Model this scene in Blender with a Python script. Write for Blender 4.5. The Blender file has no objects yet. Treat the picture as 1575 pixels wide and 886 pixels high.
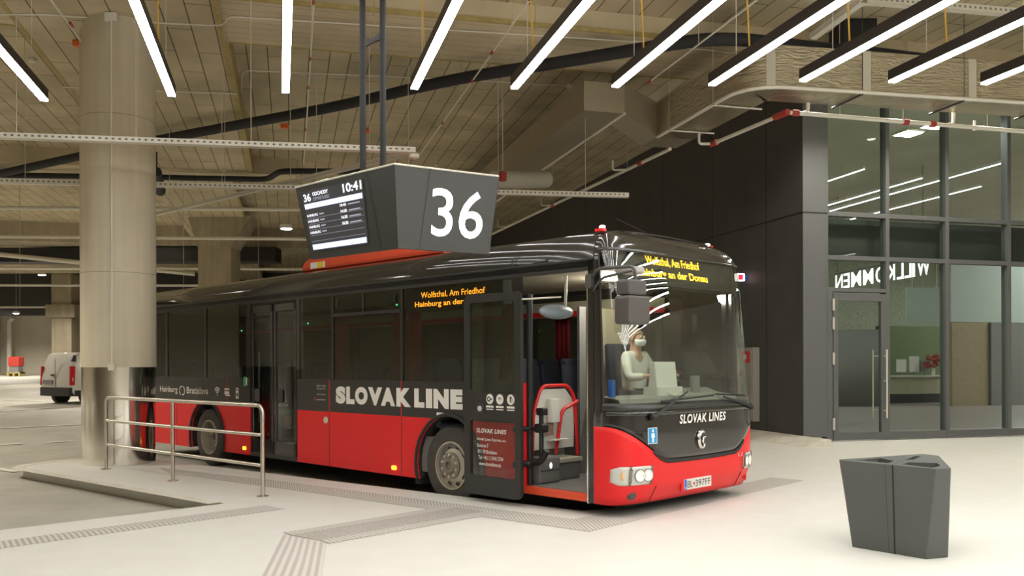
import bpy, bmesh, math, random
from mathutils import Vector, Matrix
random.seed(7)
S = bpy.context.scene
COL = S.collection
# ------------------------------------------------------------------ camera, world, exposure
FOC, CX, HY, EYE = 1382.0, 787.5, 560.0, 1.56
cam_d = bpy.data.cameras.new('camera'); cam = bpy.data.objects.new('camera', cam_d); COL.objects.link(cam)
cam.location = (0, 0, EYE)
cam.rotation_mode = 'QUATERNION'
cam.rotation_quaternion = (Matrix.Rotation(math.pi/2, 3, 'X') @ Matrix.Rotation(-0.0030, 3, 'Z')).to_quaternion()
cam_d.sensor_width = 36.0; cam_d.lens = FOC/1575*36
cam_d.shift_y = (HY-443)/1575
cam_d.clip_end = 300
S.camera = cam
W = bpy.data.worlds.new('world'); S.world = W; W.use_nodes = True
W.node_tree.nodes['Background'].inputs[0].default_value = (1.0, .93, .8, 1)
W.node_tree.nodes['Background'].inputs[1].default_value = 0.05
S.view_settings.view_transform = 'Standard'; S.view_settings.look = 'None'
S.view_settings.gamma = 1; S.view_settings.use_curve_mapping = False
S.view_settings.exposure = 0.0
LAMP = 20.5          # radiance of the linear lamps
GARAGE = 650.0       # watts of one garage downlight
HALL = 75.0          # radiance of the ceiling panels in the glazed hall

# ------------------------------------------------------------------ helpers
def px(x, y, Y):                    # point at depth Y seen at pixel (x, y)
    return Vector(((x-CX)/FOC*Y, Y, EYE+(HY-y)/FOC*Y))
def pz(x, y, z):                    # point at height z seen at pixel (x, y)
    return px(x, y, FOC*(EYE-z)/(y-HY))
def node_mat(name):
    m = bpy.data.materials.new(name); m.use_nodes = True
    return m, m.node_tree.nodes, m.node_tree.links, m.node_tree.nodes['Principled BSDF']
def mat(name, col, rough=.5, metal=0, emit=0, noise=0, nscale=8, coat=0, bump=0, spec=None):
    m, n, l, b = node_mat(name)
    c = (*col, 1)
    b.inputs['Base Color'].default_value = c
    b.inputs['Roughness'].default_value = rough
    b.inputs['Metallic'].default_value = metal
    if spec is not None: b.inputs['Specular IOR Level'].default_value = spec
    if coat: b.inputs['Coat Weight'].default_value = coat; b.inputs['Coat Roughness'].default_value = .03
    if emit:
        b.inputs['Emission Color'].default_value = c; b.inputs['Emission Strength'].default_value = emit
    if noise or bump:
        tc = n.new('ShaderNodeTexCoord'); t = n.new('ShaderNodeTexNoise')
        t.inputs['Scale'].default_value = nscale; t.inputs['Detail'].default_value = 6
        l.new(tc.outputs['Object'], t.inputs['Vector'])
        if noise:
            r = n.new('ShaderNodeMapRange'); r.inputs['To Min'].default_value = 1-noise; r.inputs['To Max'].default_value = 1+noise
            r.inputs['From Min'].default_value = .25; r.inputs['From Max'].default_value = .75
            x = n.new('ShaderNodeMix'); x.data_type = 'RGBA'; x.blend_type = 'MULTIPLY'; x.inputs['Factor'].default_value = 1
            x.inputs['A'].default_value = c
            l.new(t.outputs['Fac'], r.inputs['Value']); l.new(r.outputs[0], x.inputs['B']); l.new(x.outputs['Result'], b.inputs['Base Color'])
        if bump:
            bp = n.new('ShaderNodeBump'); bp.inputs['Strength'].default_value = bump; bp.inputs['Distance'].default_value = .02
            l.new(t.outputs['Fac'], bp.inputs['Height']); l.new(bp.outputs[0], b.inputs['Normal'])
    return m
def glass(name, tint, ior=1.5, refl=1.0, rough=0.0):
    m = bpy.data.materials.new(name); m.use_nodes = True
    n, l = m.node_tree.nodes, m.node_tree.links; n.clear()
    o = n.new('ShaderNodeOutputMaterial'); t = n.new('ShaderNodeBsdfTransparent'); g = n.new('ShaderNodeBsdfGlossy')
    fr = n.new('ShaderNodeFresnel'); mx = n.new('ShaderNodeMixShader')
    ge = n.new('ShaderNodeNewGeometry'); im = n.new('ShaderNodeMix'); im.inputs['A'].default_value = ior; im.inputs['B'].default_value = 1/ior
    l.new(ge.outputs['Backfacing'], im.inputs['Factor']); l.new(im.outputs['Result'], fr.inputs['IOR'])   # same reflection from either side of the pane
    t.inputs[0].default_value = (*tint, 1); g.inputs['Roughness'].default_value = rough; g.inputs[0].default_value = (refl, refl, refl, 1)
    l.new(fr.outputs[0], mx.inputs[0]); l.new(t.outputs[0], mx.inputs[1]); l.new(g.outputs[0], mx.inputs[2]); l.new(mx.outputs[0], o.inputs[0])
    return m
def rows_mat(name, c1, c2, mortar, row, length, msize=.012, rot=0.0, rough=.8, noise=.25):
    m, n, l, b = node_mat(name)
    tc = n.new('ShaderNodeTexCoord'); mp = n.new('ShaderNodeMapping'); mp.inputs['Rotation'].default_value[2] = rot
    br = n.new('ShaderNodeTexBrick'); br.inputs['Scale'].default_value = 1
    br.inputs['Color1'].default_value = (*c1, 1); br.inputs['Color2'].default_value = (*c2, 1); br.inputs['Mortar'].default_value = (*mortar, 1)
    br.inputs['Mortar Size'].default_value = msize; br.inputs['Mortar Smooth'].default_value = .3
    br.inputs['Brick Width'].default_value = length; br.inputs['Row Height'].default_value = row
    t = n.new('ShaderNodeTexNoise'); t.inputs['Scale'].default_value = .8; t.inputs['Detail'].default_value = 8
    r = n.new('ShaderNodeMapRange'); r.inputs['From Min'].default_value = .25; r.inputs['From Max'].default_value = .75
    r.inputs['To Min'].default_value = 1-noise; r.inputs['To Max'].default_value = 1+noise
    x = n.new('ShaderNodeMix'); x.data_type = 'RGBA'; x.blend_type = 'MULTIPLY'; x.inputs['Factor'].default_value = 1
    l.new(tc.outputs['Object'], mp.inputs['Vector']); l.new(mp.outputs[0], br.inputs['Vector']); l.new(tc.outputs['Object'], t.inputs['Vector'])
    l.new(t.outputs['Fac'], r.inputs['Value']); l.new(br.outputs['Color'], x.inputs['A']); l.new(r.outputs[0], x.inputs['B'])
    l.new(x.outputs['Result'], b.inputs['Base Color']); b.inputs['Roughness'].default_value = rough
    return m
def stripe_mat(name, c1, c2, period, duty=.5, axis=0, rough=.6):
    m, n, l, b = node_mat(name)
    uv = n.new('ShaderNodeUVMap'); sp = n.new('ShaderNodeSeparateXYZ'); d = n.new('ShaderNodeMath'); d.operation = 'DIVIDE'; d.inputs[1].default_value = period
    f = n.new('ShaderNodeMath'); f.operation = 'FRACT'; g = n.new('ShaderNodeMath'); g.operation = 'GREATER_THAN'; g.inputs[1].default_value = duty
    x = n.new('ShaderNodeMix'); x.data_type = 'RGBA'; x.inputs['A'].default_value = (*c1, 1); x.inputs['B'].default_value = (*c2, 1)
    l.new(uv.outputs[0], sp.inputs[0]); l.new(sp.outputs[axis], d.inputs[0]); l.new(d.outputs[0], f.inputs[0]); l.new(f.outputs[0], g.inputs[0])
    l.new(g.outputs[0], x.inputs['Factor']); l.new(x.outputs['Result'], b.inputs['Base Color']); b.inputs['Roughness'].default_value = rough
    return m

class MB:
    """collects geometry and links it as one mesh object"""
    def __init__(s): s.v = []; s.f = []; s.uv = None
    def add(s, vs, fs):
        o = len(s.v); s.v += [tuple(v) for v in vs]; s.f += [tuple(i+o for i in f) for f in fs]; return s
    def box(s, a, b):
        x0, y0, z0 = a; x1, y1, z1 = b
        return s.add([(x0,y0,z0),(x1,y0,z0),(x1,y1,z0),(x0,y1,z0),(x0,y0,z1),(x1,y0,z1),(x1,y1,z1),(x0,y1,z1)],
                     [(0,3,2,1),(4,5,6,7),(0,1,5,4),(1,2,6,5),(2,3,7,6),(3,0,4,7)])
    def rbox(s, a, b, r, axis=2, seg=4):
        """box with edges rounded round one axis"""
        ax = [i for i in range(3) if i != axis]
        u0, v0, u1, v1 = a[ax[0]], a[ax[1]], b[ax[0]], b[ax[1]]
        pts = []
        for cu, cv, st in ((u1-r, v1-r, 0), (u0+r, v1-r, 1), (u0+r, v0+r, 2), (u1-r, v0+r, 3)):
            for k in range(seg+1):
                an = (st+k/seg)*math.pi/2; pts.append((cu+r*math.cos(an), cv+r*math.sin(an)))
        def mk(p, w):
            q = [0, 0, 0]; q[ax[0]], q[ax[1]], q[axis] = p[0], p[1], w; return q
        n = len(pts); vs = [mk(p, a[axis]) for p in pts]+[mk(p, b[axis]) for p in pts]
        return s.add(vs, [tuple(range(n))[::-1], tuple(range(n, 2*n))]+[(i, (i+1) % n, n+(i+1) % n, n+i) for i in range(n)])
    def prism(s, pts, vec):
        """closed outline pushed along vec"""
        n = len(pts); p = [Vector(q) for q in pts]; vec = Vector(vec)
        return s.add(p+[q+vec for q in p], [tuple(range(n))[::-1], tuple(range(n, 2*n))]+[(i, (i+1) % n, n+(i+1) % n, n+i) for i in range(n)])
    def tube(s, pts, r, seg=8, cap=True):
        pts = [Vector(p) for p in pts]; n = len(pts); rs = r if isinstance(r, (list, tuple)) else [r]*n
        rings = []; up = None
        for i, p in enumerate(pts):
            d = (pts[min(i+1, n-1)]-pts[max(i-1, 0)]).normalized()
            if up is None: up = d.orthogonal().normalized()
            up = (up-d*up.dot(d)); up = up.normalized() if up.length > 1e-6 else d.orthogonal().normalized()
            w = d.cross(up); rings.append([p+(up*math.cos(2*math.pi*k/seg)+w*math.sin(2*math.pi*k/seg))*rs[i] for k in range(seg)])
        vs = [v for rg in rings for v in rg]; fs = []
        for i in range(n-1):
            for k in range(seg): fs.append((i*seg+k, i*seg+(k+1) % seg, (i+1)*seg+(k+1) % seg, (i+1)*seg+k))
        if cap: fs += [tuple(range(seg))[::-1], tuple(range((n-1)*seg, n*seg))]
        return s.add(vs, fs)
    def lathe(s, prof, c, axis, seg=32, cap=True):
        """prof: (radius, height along axis)"""
        ax = Vector(axis).normalized(); u = ax.orthogonal().normalized(); w = ax.cross(u); c = Vector(c); n = len(prof)
        vs = [c+ax*h+(u*math.cos(2*math.pi*k/seg)+w*math.sin(2*math.pi*k/seg))*r for r, h in prof for k in range(seg)]
        fs = [(i*seg+k, i*seg+(k+1) % seg, (i+1)*seg+(k+1) % seg, (i+1)*seg+k) for i in range(n-1) for k in range(seg)]
        if cap: fs += [tuple(range(seg))[::-1], tuple(range((n-1)*seg, n*seg))]
        return s.add(vs, fs)
    def grid(s, rows):
        m = len(rows[0]); vs = [v for r in rows for v in r]
        return s.add(vs, [(i*m+j, i*m+j+1, (i+1)*m+j+1, (i+1)*m+j) for i in range(len(rows)-1) for j in range(m-1)])
    def ball(s, c, r, seg=16, rings=10):
        rx, ry, rz = r if isinstance(r, (tuple, list)) else (r, r, r); c = Vector(c); rows = []
        for i in range(rings+1):
            t = math.pi*i/rings
            rows.append([c+Vector((rx*math.sin(t)*math.cos(2*math.pi*k/seg), ry*math.sin(t)*math.sin(2*math.pi*k/seg), rz*math.cos(t))) for k in range(seg+1)])
        return s.grid(rows)
    def text(s, string, mapf, u, v, w, h, bold=0, shear=0, depth=.002, gap=1.0):
        """lettering fitted into the box (u, v, w, h) of the surface mapf(u, v, d)"""
        cu = bpy.data.curves.new('t', 'FONT'); cu.body = string; cu.size = 1; cu.offset = bold; cu.shear = shear; cu.resolution_u = 4; cu.space_character = gap
        o = bpy.data.objects.new('t', cu); COL.objects.link(o)
        dg = bpy.context.evaluated_depsgraph_get(); me = bpy.data.meshes.new_from_object(o.evaluated_get(dg))
        xs = [q.co.x for q in me.vertices]; ys = [q.co.y for q in me.vertices]
        x0, x1, y0, y1 = min(xs), max(xs), min(ys), max(ys)
        vs = [mapf(u+(q.co.x-x0)/(x1-x0)*w, v+(q.co.y-y0)/(y1-y0)*h, depth) for q in me.vertices]
        s.add(vs, [tuple(p.vertices) for p in me.polygons])
        bpy.data.objects.remove(o); bpy.data.meshes.remove(me); bpy.data.curves.remove(cu); return s
    def rect(s, mapf, u, v, w, h, d=.002): return s.add([mapf(u,v,d), mapf(u+w,v,d), mapf(u+w,v+h,d), mapf(u,v+h,d)], [(0,1,2,3)])
    def disc(s, mapf, u, v, ru, rv, d=.002, n=24): return s.add([mapf(u+ru*math.cos(2*math.pi*k/n), v+rv*math.sin(2*math.pi*k/n), d) for k in range(n)], [tuple(range(n))])
    def arc(s, mapf, u, v, r, wd, a0, a1, d=.002, n=12, sy=1.0):
        vs = []
        for k in range(n+1):
            a = math.radians(a0+(a1-a0)*k/n)
            vs += [mapf(u+(r-wd/2)*math.cos(a), v+sy*(r-wd/2)*math.sin(a), d), mapf(u+(r+wd/2)*math.cos(a), v+sy*(r+wd/2)*math.sin(a), d)]
        return s.add(vs, [(2*k, 2*k+1, 2*k+3, 2*k+2) for k in range(n)])
    def build(s, name, m, parent=None, smooth=False, bevel=0, solid=0, fix=True):
        me = bpy.data.meshes.new(name); me.from_pydata(s.v, [], s.f); me.materials.append(m)
        if fix:
            bm = bmesh.new(); bm.from_mesh(me); bmesh.ops.recalc_face_normals(bm, faces=bm.faces); bm.to_mesh(me); bm.free()
        if smooth:
            me.polygons.foreach_set('use_smooth', [True]*len(me.polygons)); me.set_sharp_from_angle(angle=math.radians(40))
        o = bpy.data.objects.new(name, me); COL.objects.link(o)
        if parent: o.parent = parent
        if bevel: b = o.modifiers.new('b', 'BEVEL'); b.width = bevel; b.segments = 2; b.limit_method = 'ANGLE'
        if solid: b = o.modifiers.new('s', 'SOLIDIFY'); b.thickness = solid; b.offset = -1
        return o
def tag(o, label=None, cat=None, group=None, kind=None):
    if label: o['label'] = label
    if cat: o['category'] = cat
    if group: o['group'] = group
    if kind: o['kind'] = kind
    return o
def empty(name, loc=(0,0,0), rz=0, label=None, cat=None, group=None, kind=None):
    o = bpy.data.objects.new(name, None); COL.objects.link(o); o.location = loc; o.rotation_euler = (0,0,rz); o.empty_display_size = .2
    return tag(o, label, cat, group, kind)
def struct(o): o['kind'] = 'structure'; return o
def fillet(pts, r, n=5):
    """round the inner corners of a polyline"""
    pts = [Vector(p) for p in pts]; out = [pts[0]]
    for i in range(1, len(pts)-1):
        a = (pts[i-1]-pts[i]); b = (pts[i+1]-pts[i]); k = min(r, a.length*.45, b.length*.45)
        p, q = pts[i]+a.normalized()*k, pts[i]+b.normalized()*k
        for j in range(n+1):
            t = j/n; out.append(p*(1-t)**2+pts[i]*2*t*(1-t)+q*t*t)
    return out+[pts[-1]]

# ------------------------------------------------------------------ materials
M = {}
def concrete_mat(name, c, streak=.25):
    m, n, l, b = node_mat(name)
    tc = n.new('ShaderNodeTexCoord'); mp = n.new('ShaderNodeMapping'); mp.inputs['Scale'].default_value = (5, 5, .25)
    t = n.new('ShaderNodeTexNoise'); t.inputs['Scale'].default_value = 1.6; t.inputs['Detail'].default_value = 7
    t2 = n.new('ShaderNodeTexNoise'); t2.inputs['Scale'].default_value = 1.1; t2.inputs['Detail'].default_value = 6
    ad = n.new('ShaderNodeMath'); ad.operation = 'ADD'
    r = n.new('ShaderNodeMapRange'); r.inputs['From Min'].default_value = .6; r.inputs['From Max'].default_value = 1.4
    r.inputs['To Min'].default_value = 1-streak; r.inputs['To Max'].default_value = 1+streak
    x = n.new('ShaderNodeMix'); x.data_type = 'RGBA'; x.blend_type = 'MULTIPLY'; x.inputs['Factor'].default_value = 1; x.inputs['A'].default_value = (*c, 1)
    l.new(tc.outputs['Object'], mp.inputs[0]); l.new(mp.outputs[0], t.inputs[0]); l.new(tc.outputs['Object'], t2.inputs[0])
    l.new(t.outputs['Fac'], ad.inputs[0]); l.new(t2.outputs['Fac'], ad.inputs[1]); l.new(ad.outputs[0], r.inputs['Value'])
    l.new(r.outputs[0], x.inputs['B']); l.new(x.outputs['Result'], b.inputs['Base Color']); b.inputs['Roughness'].default_value = .85
    return m
def foil_mat(name, c, rough, metal):
    m, n, l, b = node_mat(name); b.inputs['Base Color'].default_value = (*c, 1); b.inputs['Metallic'].default_value = metal; b.inputs['Roughness'].default_value = rough
    tc = n.new('ShaderNodeTexCoord'); mp = n.new('ShaderNodeMapping'); mp.inputs['Scale'].default_value = (2.2, 2.2, 13)
    t = n.new('ShaderNodeTexNoise'); t.inputs['Scale'].default_value = 1.7; t.inputs['Detail'].default_value = 5; t.inputs['Distortion'].default_value = 1.2
    bp = n.new('ShaderNodeBump'); bp.inputs['Strength'].default_value = .9; bp.inputs['Distance'].default_value = .06
    l.new(tc.outputs['Object'], mp.inputs[0]); l.new(mp.outputs[0], t.inputs[0]); l.new(t.outputs['Fac'], bp.inputs['Height']); l.new(bp.outputs[0], b.inputs['Normal'])
    return m
M['platform'] = mat('platform', (.725, .715, .67), .55, noise=.03, nscale=3)
M['kerb'] = mat('kerb', (.66, .63, .55), .8, noise=.15, nscale=5)
M['road'] = mat('road', (.45, .43, .375), .6, noise=.16, nscale=1.2)
M['line'] = mat('line', (.8, .78, .72), .6)
M['tact'] = stripe_mat('tact', (.40, .385, .355), (.64, .62, .57), .05, .5)
M['tact2'] = stripe_mat('tact2', (.50, .465, .44), (.68, .645, .60), .078, .5)
M['tact3'] = mat('tact3', (.43, .40, .365), .7, noise=.3, nscale=60)
M['boards'] = rows_mat('boards', (.54, .46, .305), (.48, .405, .265), (.115, .095, .06), .38, 2.2, rot=math.pi/2)
M['boards_x'] = rows_mat('boards_x', (.60, .515, .345), (.53, .45, .30), (.26, .215, .14), .25, 2.6, .006)
M['yellow'] = mat('yellow_timber', (.40, .315, .12), .7, noise=.2)
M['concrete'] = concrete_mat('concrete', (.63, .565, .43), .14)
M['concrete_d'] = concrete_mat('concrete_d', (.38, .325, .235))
M['palewall'] = mat('palewall', (.62, .57, .47), .8, noise=.1, nscale=.7)
M['steel'] = mat('steel', (.78, .75, .69), .13, 1)
M['rail'] = mat('rail_steel', (.62, .585, .52), .28, 1)
M['galv'] = mat('galvanised', (.62, .59, .50), .5, .3)
M['white'] = mat('white_paint', (.75, .72, .63), .5)
M['foil'] = foil_mat('foil', (.52, .46, .33), .30, .85)
M['foil_b'] = mat('foil_b', (.42, .37, .28), .42, .6, bump=.5, nscale=5)
M['blackpipe'] = mat('blackpipe', (.022, .022, .024), .75)
M['black'] = mat('black', (.012, .012, .013), .5)
M['darkgrey'] = mat('darkgrey', (.045, .045, .045), .5)
M['cladding'] = mat('cladding', (.066, .066, .063), .5, noise=.15, nscale=2)
M['frame'] = mat('frame', (.115, .12, .12), .45)
M['lamp_body'] = mat('lamp_body', (.018, .013, .012), .45)
M['lamp'] = mat('lamp_light', (1, .995, .97), .5, emit=LAMP)
M['down'] = mat('downlight', (1, .96, .88), .5, emit=40)
M['orange'] = mat('orange_cable', (.62, .36, .06), .6)
M['red_clamp'] = mat('red_clamp', (.40, .04, .03), .5)
M['orange_clamp'] = mat('orange_clamp', (.8, .16, .03), .5)
M['sign'] = mat('sign_grey', (.030, .030, .026), .5)
M['led_white'] = mat('lit_white', (1, .985, .95), .5, emit=1.1)
M['wel'] = mat('welcome_white', (1, .99, 1), .5, emit=1.3)
M['scr_bg'] = mat('screen_bg', (.045, .045, .05), .25, emit=.35)
M['scr_bar'] = mat('screen_bar', (.62, .72, 1), .4, emit=.9)
M['scr_txt'] = mat('screen_text', (.88, .9, 1), .4, emit=1.0)
M['scr_dim'] = mat('screen_dim', (.35, .37, .46), .4, emit=.5)
M['bin'] = mat('bin_grey', (.085, .09, .086), .5)
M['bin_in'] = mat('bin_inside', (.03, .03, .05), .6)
# bus
M['red'] = mat('bus_red', (.78, .022, .024), .42, coat=.12, spec=.25)
M['gloss'] = mat('bus_black', (.022, .020, .018), .12, coat=.5)
M['band'] = mat('bus_band', (.030, .029, .027), .3)
M['rubber'] = mat('rubber', (.03, .028, .025), .8)
M['tyre'] = mat('tyre', (.055, .05, .043), .75, noise=.2)
M['rim'] = mat('rim', (.52, .47, .38), .4, .5)
M['hub'] = mat('hub', (.28, .25, .21), .5, .5)
M['chrome'] = mat('chrome', (.8, .78, .74), .12, 1)
M['decal'] = mat('decal_white', (.82, .79, .73), .5)
M['orange_red'] = mat('orange_red', (.72, .08, .03), .35)
M['lens'] = mat('lens', (.60, .585, .53), .15, coat=1)
M['refl'] = mat('reflector', (.92, .91, .86), .2)
M['mirror_g'] = mat('mirror_grey', (.075, .067, .062), .45)
M['win'] = glass('bus_window', (.58, .62, .58), 1.5)
M['wind'] = glass('windscreen', (.78, .84, .77), 2.15)
M['doorglass'] = glass('door_glass', (.80, .86, .82), 1.5)
M['fac'] = glass('facade_glass', (.86, .92, .88), 1.2)
M['amber'] = mat('amber', (1, .45, .03), .4, emit=2.2)
M['led'] = mat('led', (1, .55, .03), .4, emit=4.0)
M['led_o'] = mat('led_o', (1, .33, .02), .4, emit=5.0)
M['led_green'] = mat('led_green', (.05, 1, .35), .4, emit=3)
M['navy'] = mat('seat_navy', (.03, .034, .055), .8)
M['curtain'] = mat('curtain', (.22, .012, .015), .9)
M['beige'] = mat('beige', (.5, .45, .33), .6)
M['cab_white'] = mat('cab_white', (.72, .71, .66), .45)
M['hand_red'] = mat('hand_red', (.72, .02, .02), .3)
M['cab_grey'] = mat('cab_grey', (.19, .185, .18), .6)
M['dash'] = mat('dash', (.22, .225, .20), .6)
M['blue_plate'] = mat('blue', (.02, .14, .6), .5)
M['sign_blue'] = mat('sign_blue', (.02, .3, .7), .5)
M['plate'] = mat('plate', (.75, .73, .66), .5)
M['ink'] = mat('ink', (.03, .03, .03), .5)
M['skin'] = mat('skin', (.5, .3, .2), .55)
M['hair'] = mat('hair', (.25, .17, .09), .7)
M['shirt'] = mat('shirt', (.70, .70, .64), .8)
M['mask'] = mat('mask', (.75, .78, .8), .8)
M['trouser'] = mat('trouser', (.03, .035, .06), .8)
M['green'] = mat('green', (.03, .35, .12), .5)

# ------------------------------------------------------------------ ground
BO = Vector((1.732, 10.09, -.14)); BR = math.atan2(-.7065, .7075)
def bw(x, y, z=0):                       # bus coordinates to world
    c, s = math.cos(BR), math.sin(BR); return Vector((BO.x+x*c-y*s, BO.y+x*s+y*c, BO.z+z))
ROAD = -.14
road_prof = [(-18, ROAD), (18.5, ROAD), (31, .19), (64, 1.02)]
MB().grid([[(-60, y, z), (xr, y, z)] for (y, z), xr in zip(road_prof, (40, 4, .8, -9))]).build('floor', M['road']); struct(bpy.data.objects['floor'])
plat = [(-31, -18), (40, -18), (40, 60)]
plat += [tuple(bw(-30, 2.1)[:2]), tuple(bw(-.5, 2.1)[:2]), tuple(bw(-.25, 1.85)[:2]), tuple(bw(-.22, -.85)[:2])]
plat += [(.74, 9.53), (-3.42, 12.86), (-6.15, 15.02), (-6.5, 15.2), (-6.95, 15.15), (-7.4, 14.6), (-7.55, 14.0), (-7.45, 13.68), (-7.2, 13.45), (-3.24, 10.12), (-4.86, 8.52)]
bm = bmesh.new()
vs = [bm.verts.new((x, y, 0)) for x, y in plat]; fc = bm.faces.new(vs)
ex = bmesh.ops.extrude_face_region(bm, geom=[fc]); bmesh.ops.translate(bm, verts=[e for e in ex['geom'] if isinstance(e, bmesh.types.BMVert)], vec=(0, 0, -.22))
bmesh.ops.triangulate(bm, faces=[q for q in bm.faces if len(q.verts) > 4]); bmesh.ops.recalc_face_normals(bm, faces=bm.faces)
me = bpy.data.meshes.new('floor_platform'); bm.to_mesh(me); bm.free(); me.materials.append(M['platform'])
o = bpy.data.objects.new('floor_platform', me); COL.objects.link(o); struct(o)
# kerb stones lining the island and the bays
def kerb(pts, name, wd=.16):
    m = MB(); P = [Vector((*p, 0)) for p in pts]; L_, R_ = [], []
    for i, p in enumerate(P):
        d = (P[min(i+1, len(P)-1)]-P[max(i-1, 0)]).normalized(); nrm = Vector((-d.y, d.x, 0))
        L_.append(p+nrm*.012); R_.append(p-nrm*wd)
    rows = [[v+Vector((0,0,-.16)) for v in L_], [v+Vector((0,0,.006)) for v in L_], [v+Vector((0,0,.006)) for v in R_]]
    return struct(m.grid(rows).build(name, M['kerb']))
kerb([(-3.30, 10.17), (-7.2, 13.45), (-7.45, 13.68), (-7.55, 14.0), (-7.4, 14.6), (-6.95, 15.15), (-6.5, 15.2), (-6.15, 15.02)][::-1], 'trim_1')

def strip(pts, name, m, z=.004):
    """tactile paving: quad strip given by left and right edge points, UV in metres along its length"""
    lft, rgt = pts; me = bpy.data.meshes.new(name); vs = []; fs = []; uvs = []; L = 0; Ls = []
    for i in range(len(lft)):
        if i: L += ((Vector(lft[i])-Vector(lft[i-1])).length+(Vector(rgt[i])-Vector(rgt[i-1])).length)/2
        Ls.append(L); vs += [(*lft[i], z), (*rgt[i], z)]
    for i in range(len(lft)-1):
        fs.append((2*i, 2*i+1, 2*i+3, 2*i+2)); w = (Vector(lft[i])-Vector(rgt[i])).length
        uvs += [(Ls[i], 0), (Ls[i], w), (Ls[i+1], w), (Ls[i+1], 0)]
    me.from_pydata(vs, [], fs); me.materials.append(m); u = me.uv_layers.new(name='UVMap')
    for k, q in enumerate(uvs): u.data[k].uv = q
    o = bpy.data.objects.new(name, me); COL.objects.link(o)
    s_ = o.modifiers.new('s', 'SOLIDIFY'); s_.thickness = .003; s_.offset = 0
    return struct(o)
g2 = lambda x, y: tuple(pz(x, y, 0)[:2])
strip(([(-7.6, 4.9), (-4.53, 7.96), (-2.74, 9.95)], [(-7.35, 4.65), (-4.34, 7.67), (-2.47, 9.70)]), 'trim_2', M['tact'])
strip(([(-5.32, 13.59), (-3.22, 12.11), (.62, 9.00)], [(-4.95, 12.95), (-3.03, 11.41), (.71, 8.34)]), 'trim_3', M['tact'])
strip(([(.62, 9.00), (3.53, 12.25)], [(.71, 8.34), (3.86, 11.93)]), 'trim_4', M['tact'])
strip(([(-2.12, 8.32), (-.72, 9.86)], [(-2.02, 8.20), (-.60, 9.75)]), 'trim_5', M['tact'], .005)
strip(([(-1.70, 7.95), (-.30, 9.48)], [(-1.60, 7.81), (-.16, 9.36)]), 'trim_6', M['tact'], .005)
strip(([(-2.02, 8.20), (-.60, 9.75)], [(-1.70, 7.95), (-.30, 9.48)]), 'trim_7', M['tact3'], .005)
def lead(name):
    a, b, c, d = (-2.10, 8.24), (-1.62, 7.83), (-1.33, 6.2), (-1.78, 6.2)
    # ribs run along the strip, so u counts across it
    me = bpy.data.meshes.new(name); me.from_pydata([(*a, .004), (*b, .004), (*c, .004), (*d, .004)], [], [(0, 1, 2, 3)]); me.materials.append(M['tact2'])
    u = me.uv_layers.new(name='UVMap')
    for k, q in enumerate([(0, 2), (.55, 2), (.55, 0), (0, 0)]): u.data[k].uv = q
    o = bpy.data.objects.new(name, me); COL.objects.link(o); return struct(o)
lead('trim_8')
# painted lines on the roadway
def rline(a, b, w, name):
    a, b = Vector((*a, 0)), Vector((*b, 0)); d = (b-a).normalized(); n = Vector((-d.y, d.x, 0))*w/2
    def zz(p):
        for (y0, z0), (y1, z1) in zip(road_prof, road_prof[1:]):
            if y0 <= p.y <= y1: return z0+(z1-z0)*(p.y-y0)/(y1-y0)
        return ROAD
    def lift(p): return (p.x, p.y, zz(p)+.012)
    return struct(MB().add([lift(a-n), lift(b-n), lift(b+n), lift(a+n)], [(0,1,2,3)]).build(name, M['line']))
def ry(x, y):                                  # roadway point under a pixel, allowing for the ramp
    for k in range(1800, 6200):
        Y = k/100
        z = ROAD if Y < 18.5 else (ROAD+(Y-18.5)*.0264 if Y < 31 else .19+(Y-31)*.02515)
        if HY-(z-EYE)*FOC/Y <= y: return ((x-CX)/FOC*Y, Y)
    return ((x-CX)/FOC*62, 62)
def r0(x, y): return tuple(pz(x, y, ROAD)[:2])
rline(r0(-30, 684.5), r0(35, 682), .16, 'trim_9'); rline(r0(70, 681), r0(113, 679), .16, 'trim_10')
rline(r0(-15, 718), r0(26, 724), .16, 'trim_11')
rline(ry(-60, 660), ry(132, 651), .18, 'trim_12'); rline(ry(-20, 632), ry(90, 625), .2, 'trim_13'); rline(ry(-40, 613), ry(70, 615), .2, 'trim_14')
rline(ry(-40, 582), ry(64, 577), .35, 'trim_15'); rline(ry(-40, 591), ry(64, 586), .3, 'trim_16')

# ------------------------------------------------------------------ ceiling
CA = math.atan2(.2405, .9706)
def cw(p, q, z): return Vector((.9706*p-.2405*q, .2405*p+.9706*q, z))
def ceil_box(name, a, b, m):
    o = MB().box(a, b).build(name, m); o.rotation_euler = (0, 0, CA); return struct(o)
ceil_box('ceiling', (-60, -30, 7.4), (35, 75, 7.7), M['boards'])
ceil_box('ceiling_band', (-4.2, -30, 7.0), (-1.03, 26.3, 7.41), M['boards'])
ceil_box('ceiling_band_far', (-4.0, 27.5, 6.95), (-1.6, 70, 7.41), M['boards'])
ceil_box('ceiling_crossband', (-1.03, 14.1, 7.05), (30, 16.0, 7.41), M['boards_x'])
ceil_box('ceiling_crossband_left', (-60, 14.1, 7.05), (-4.2, 16.0, 7.41), M['boards_x'])
ceil_box('ceiling_crossband_far', (-60, 26.3, 6.95), (0.2, 27.5, 7.41), M['boards_x'])
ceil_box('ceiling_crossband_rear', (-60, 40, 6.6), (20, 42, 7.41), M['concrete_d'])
k = 17
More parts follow.
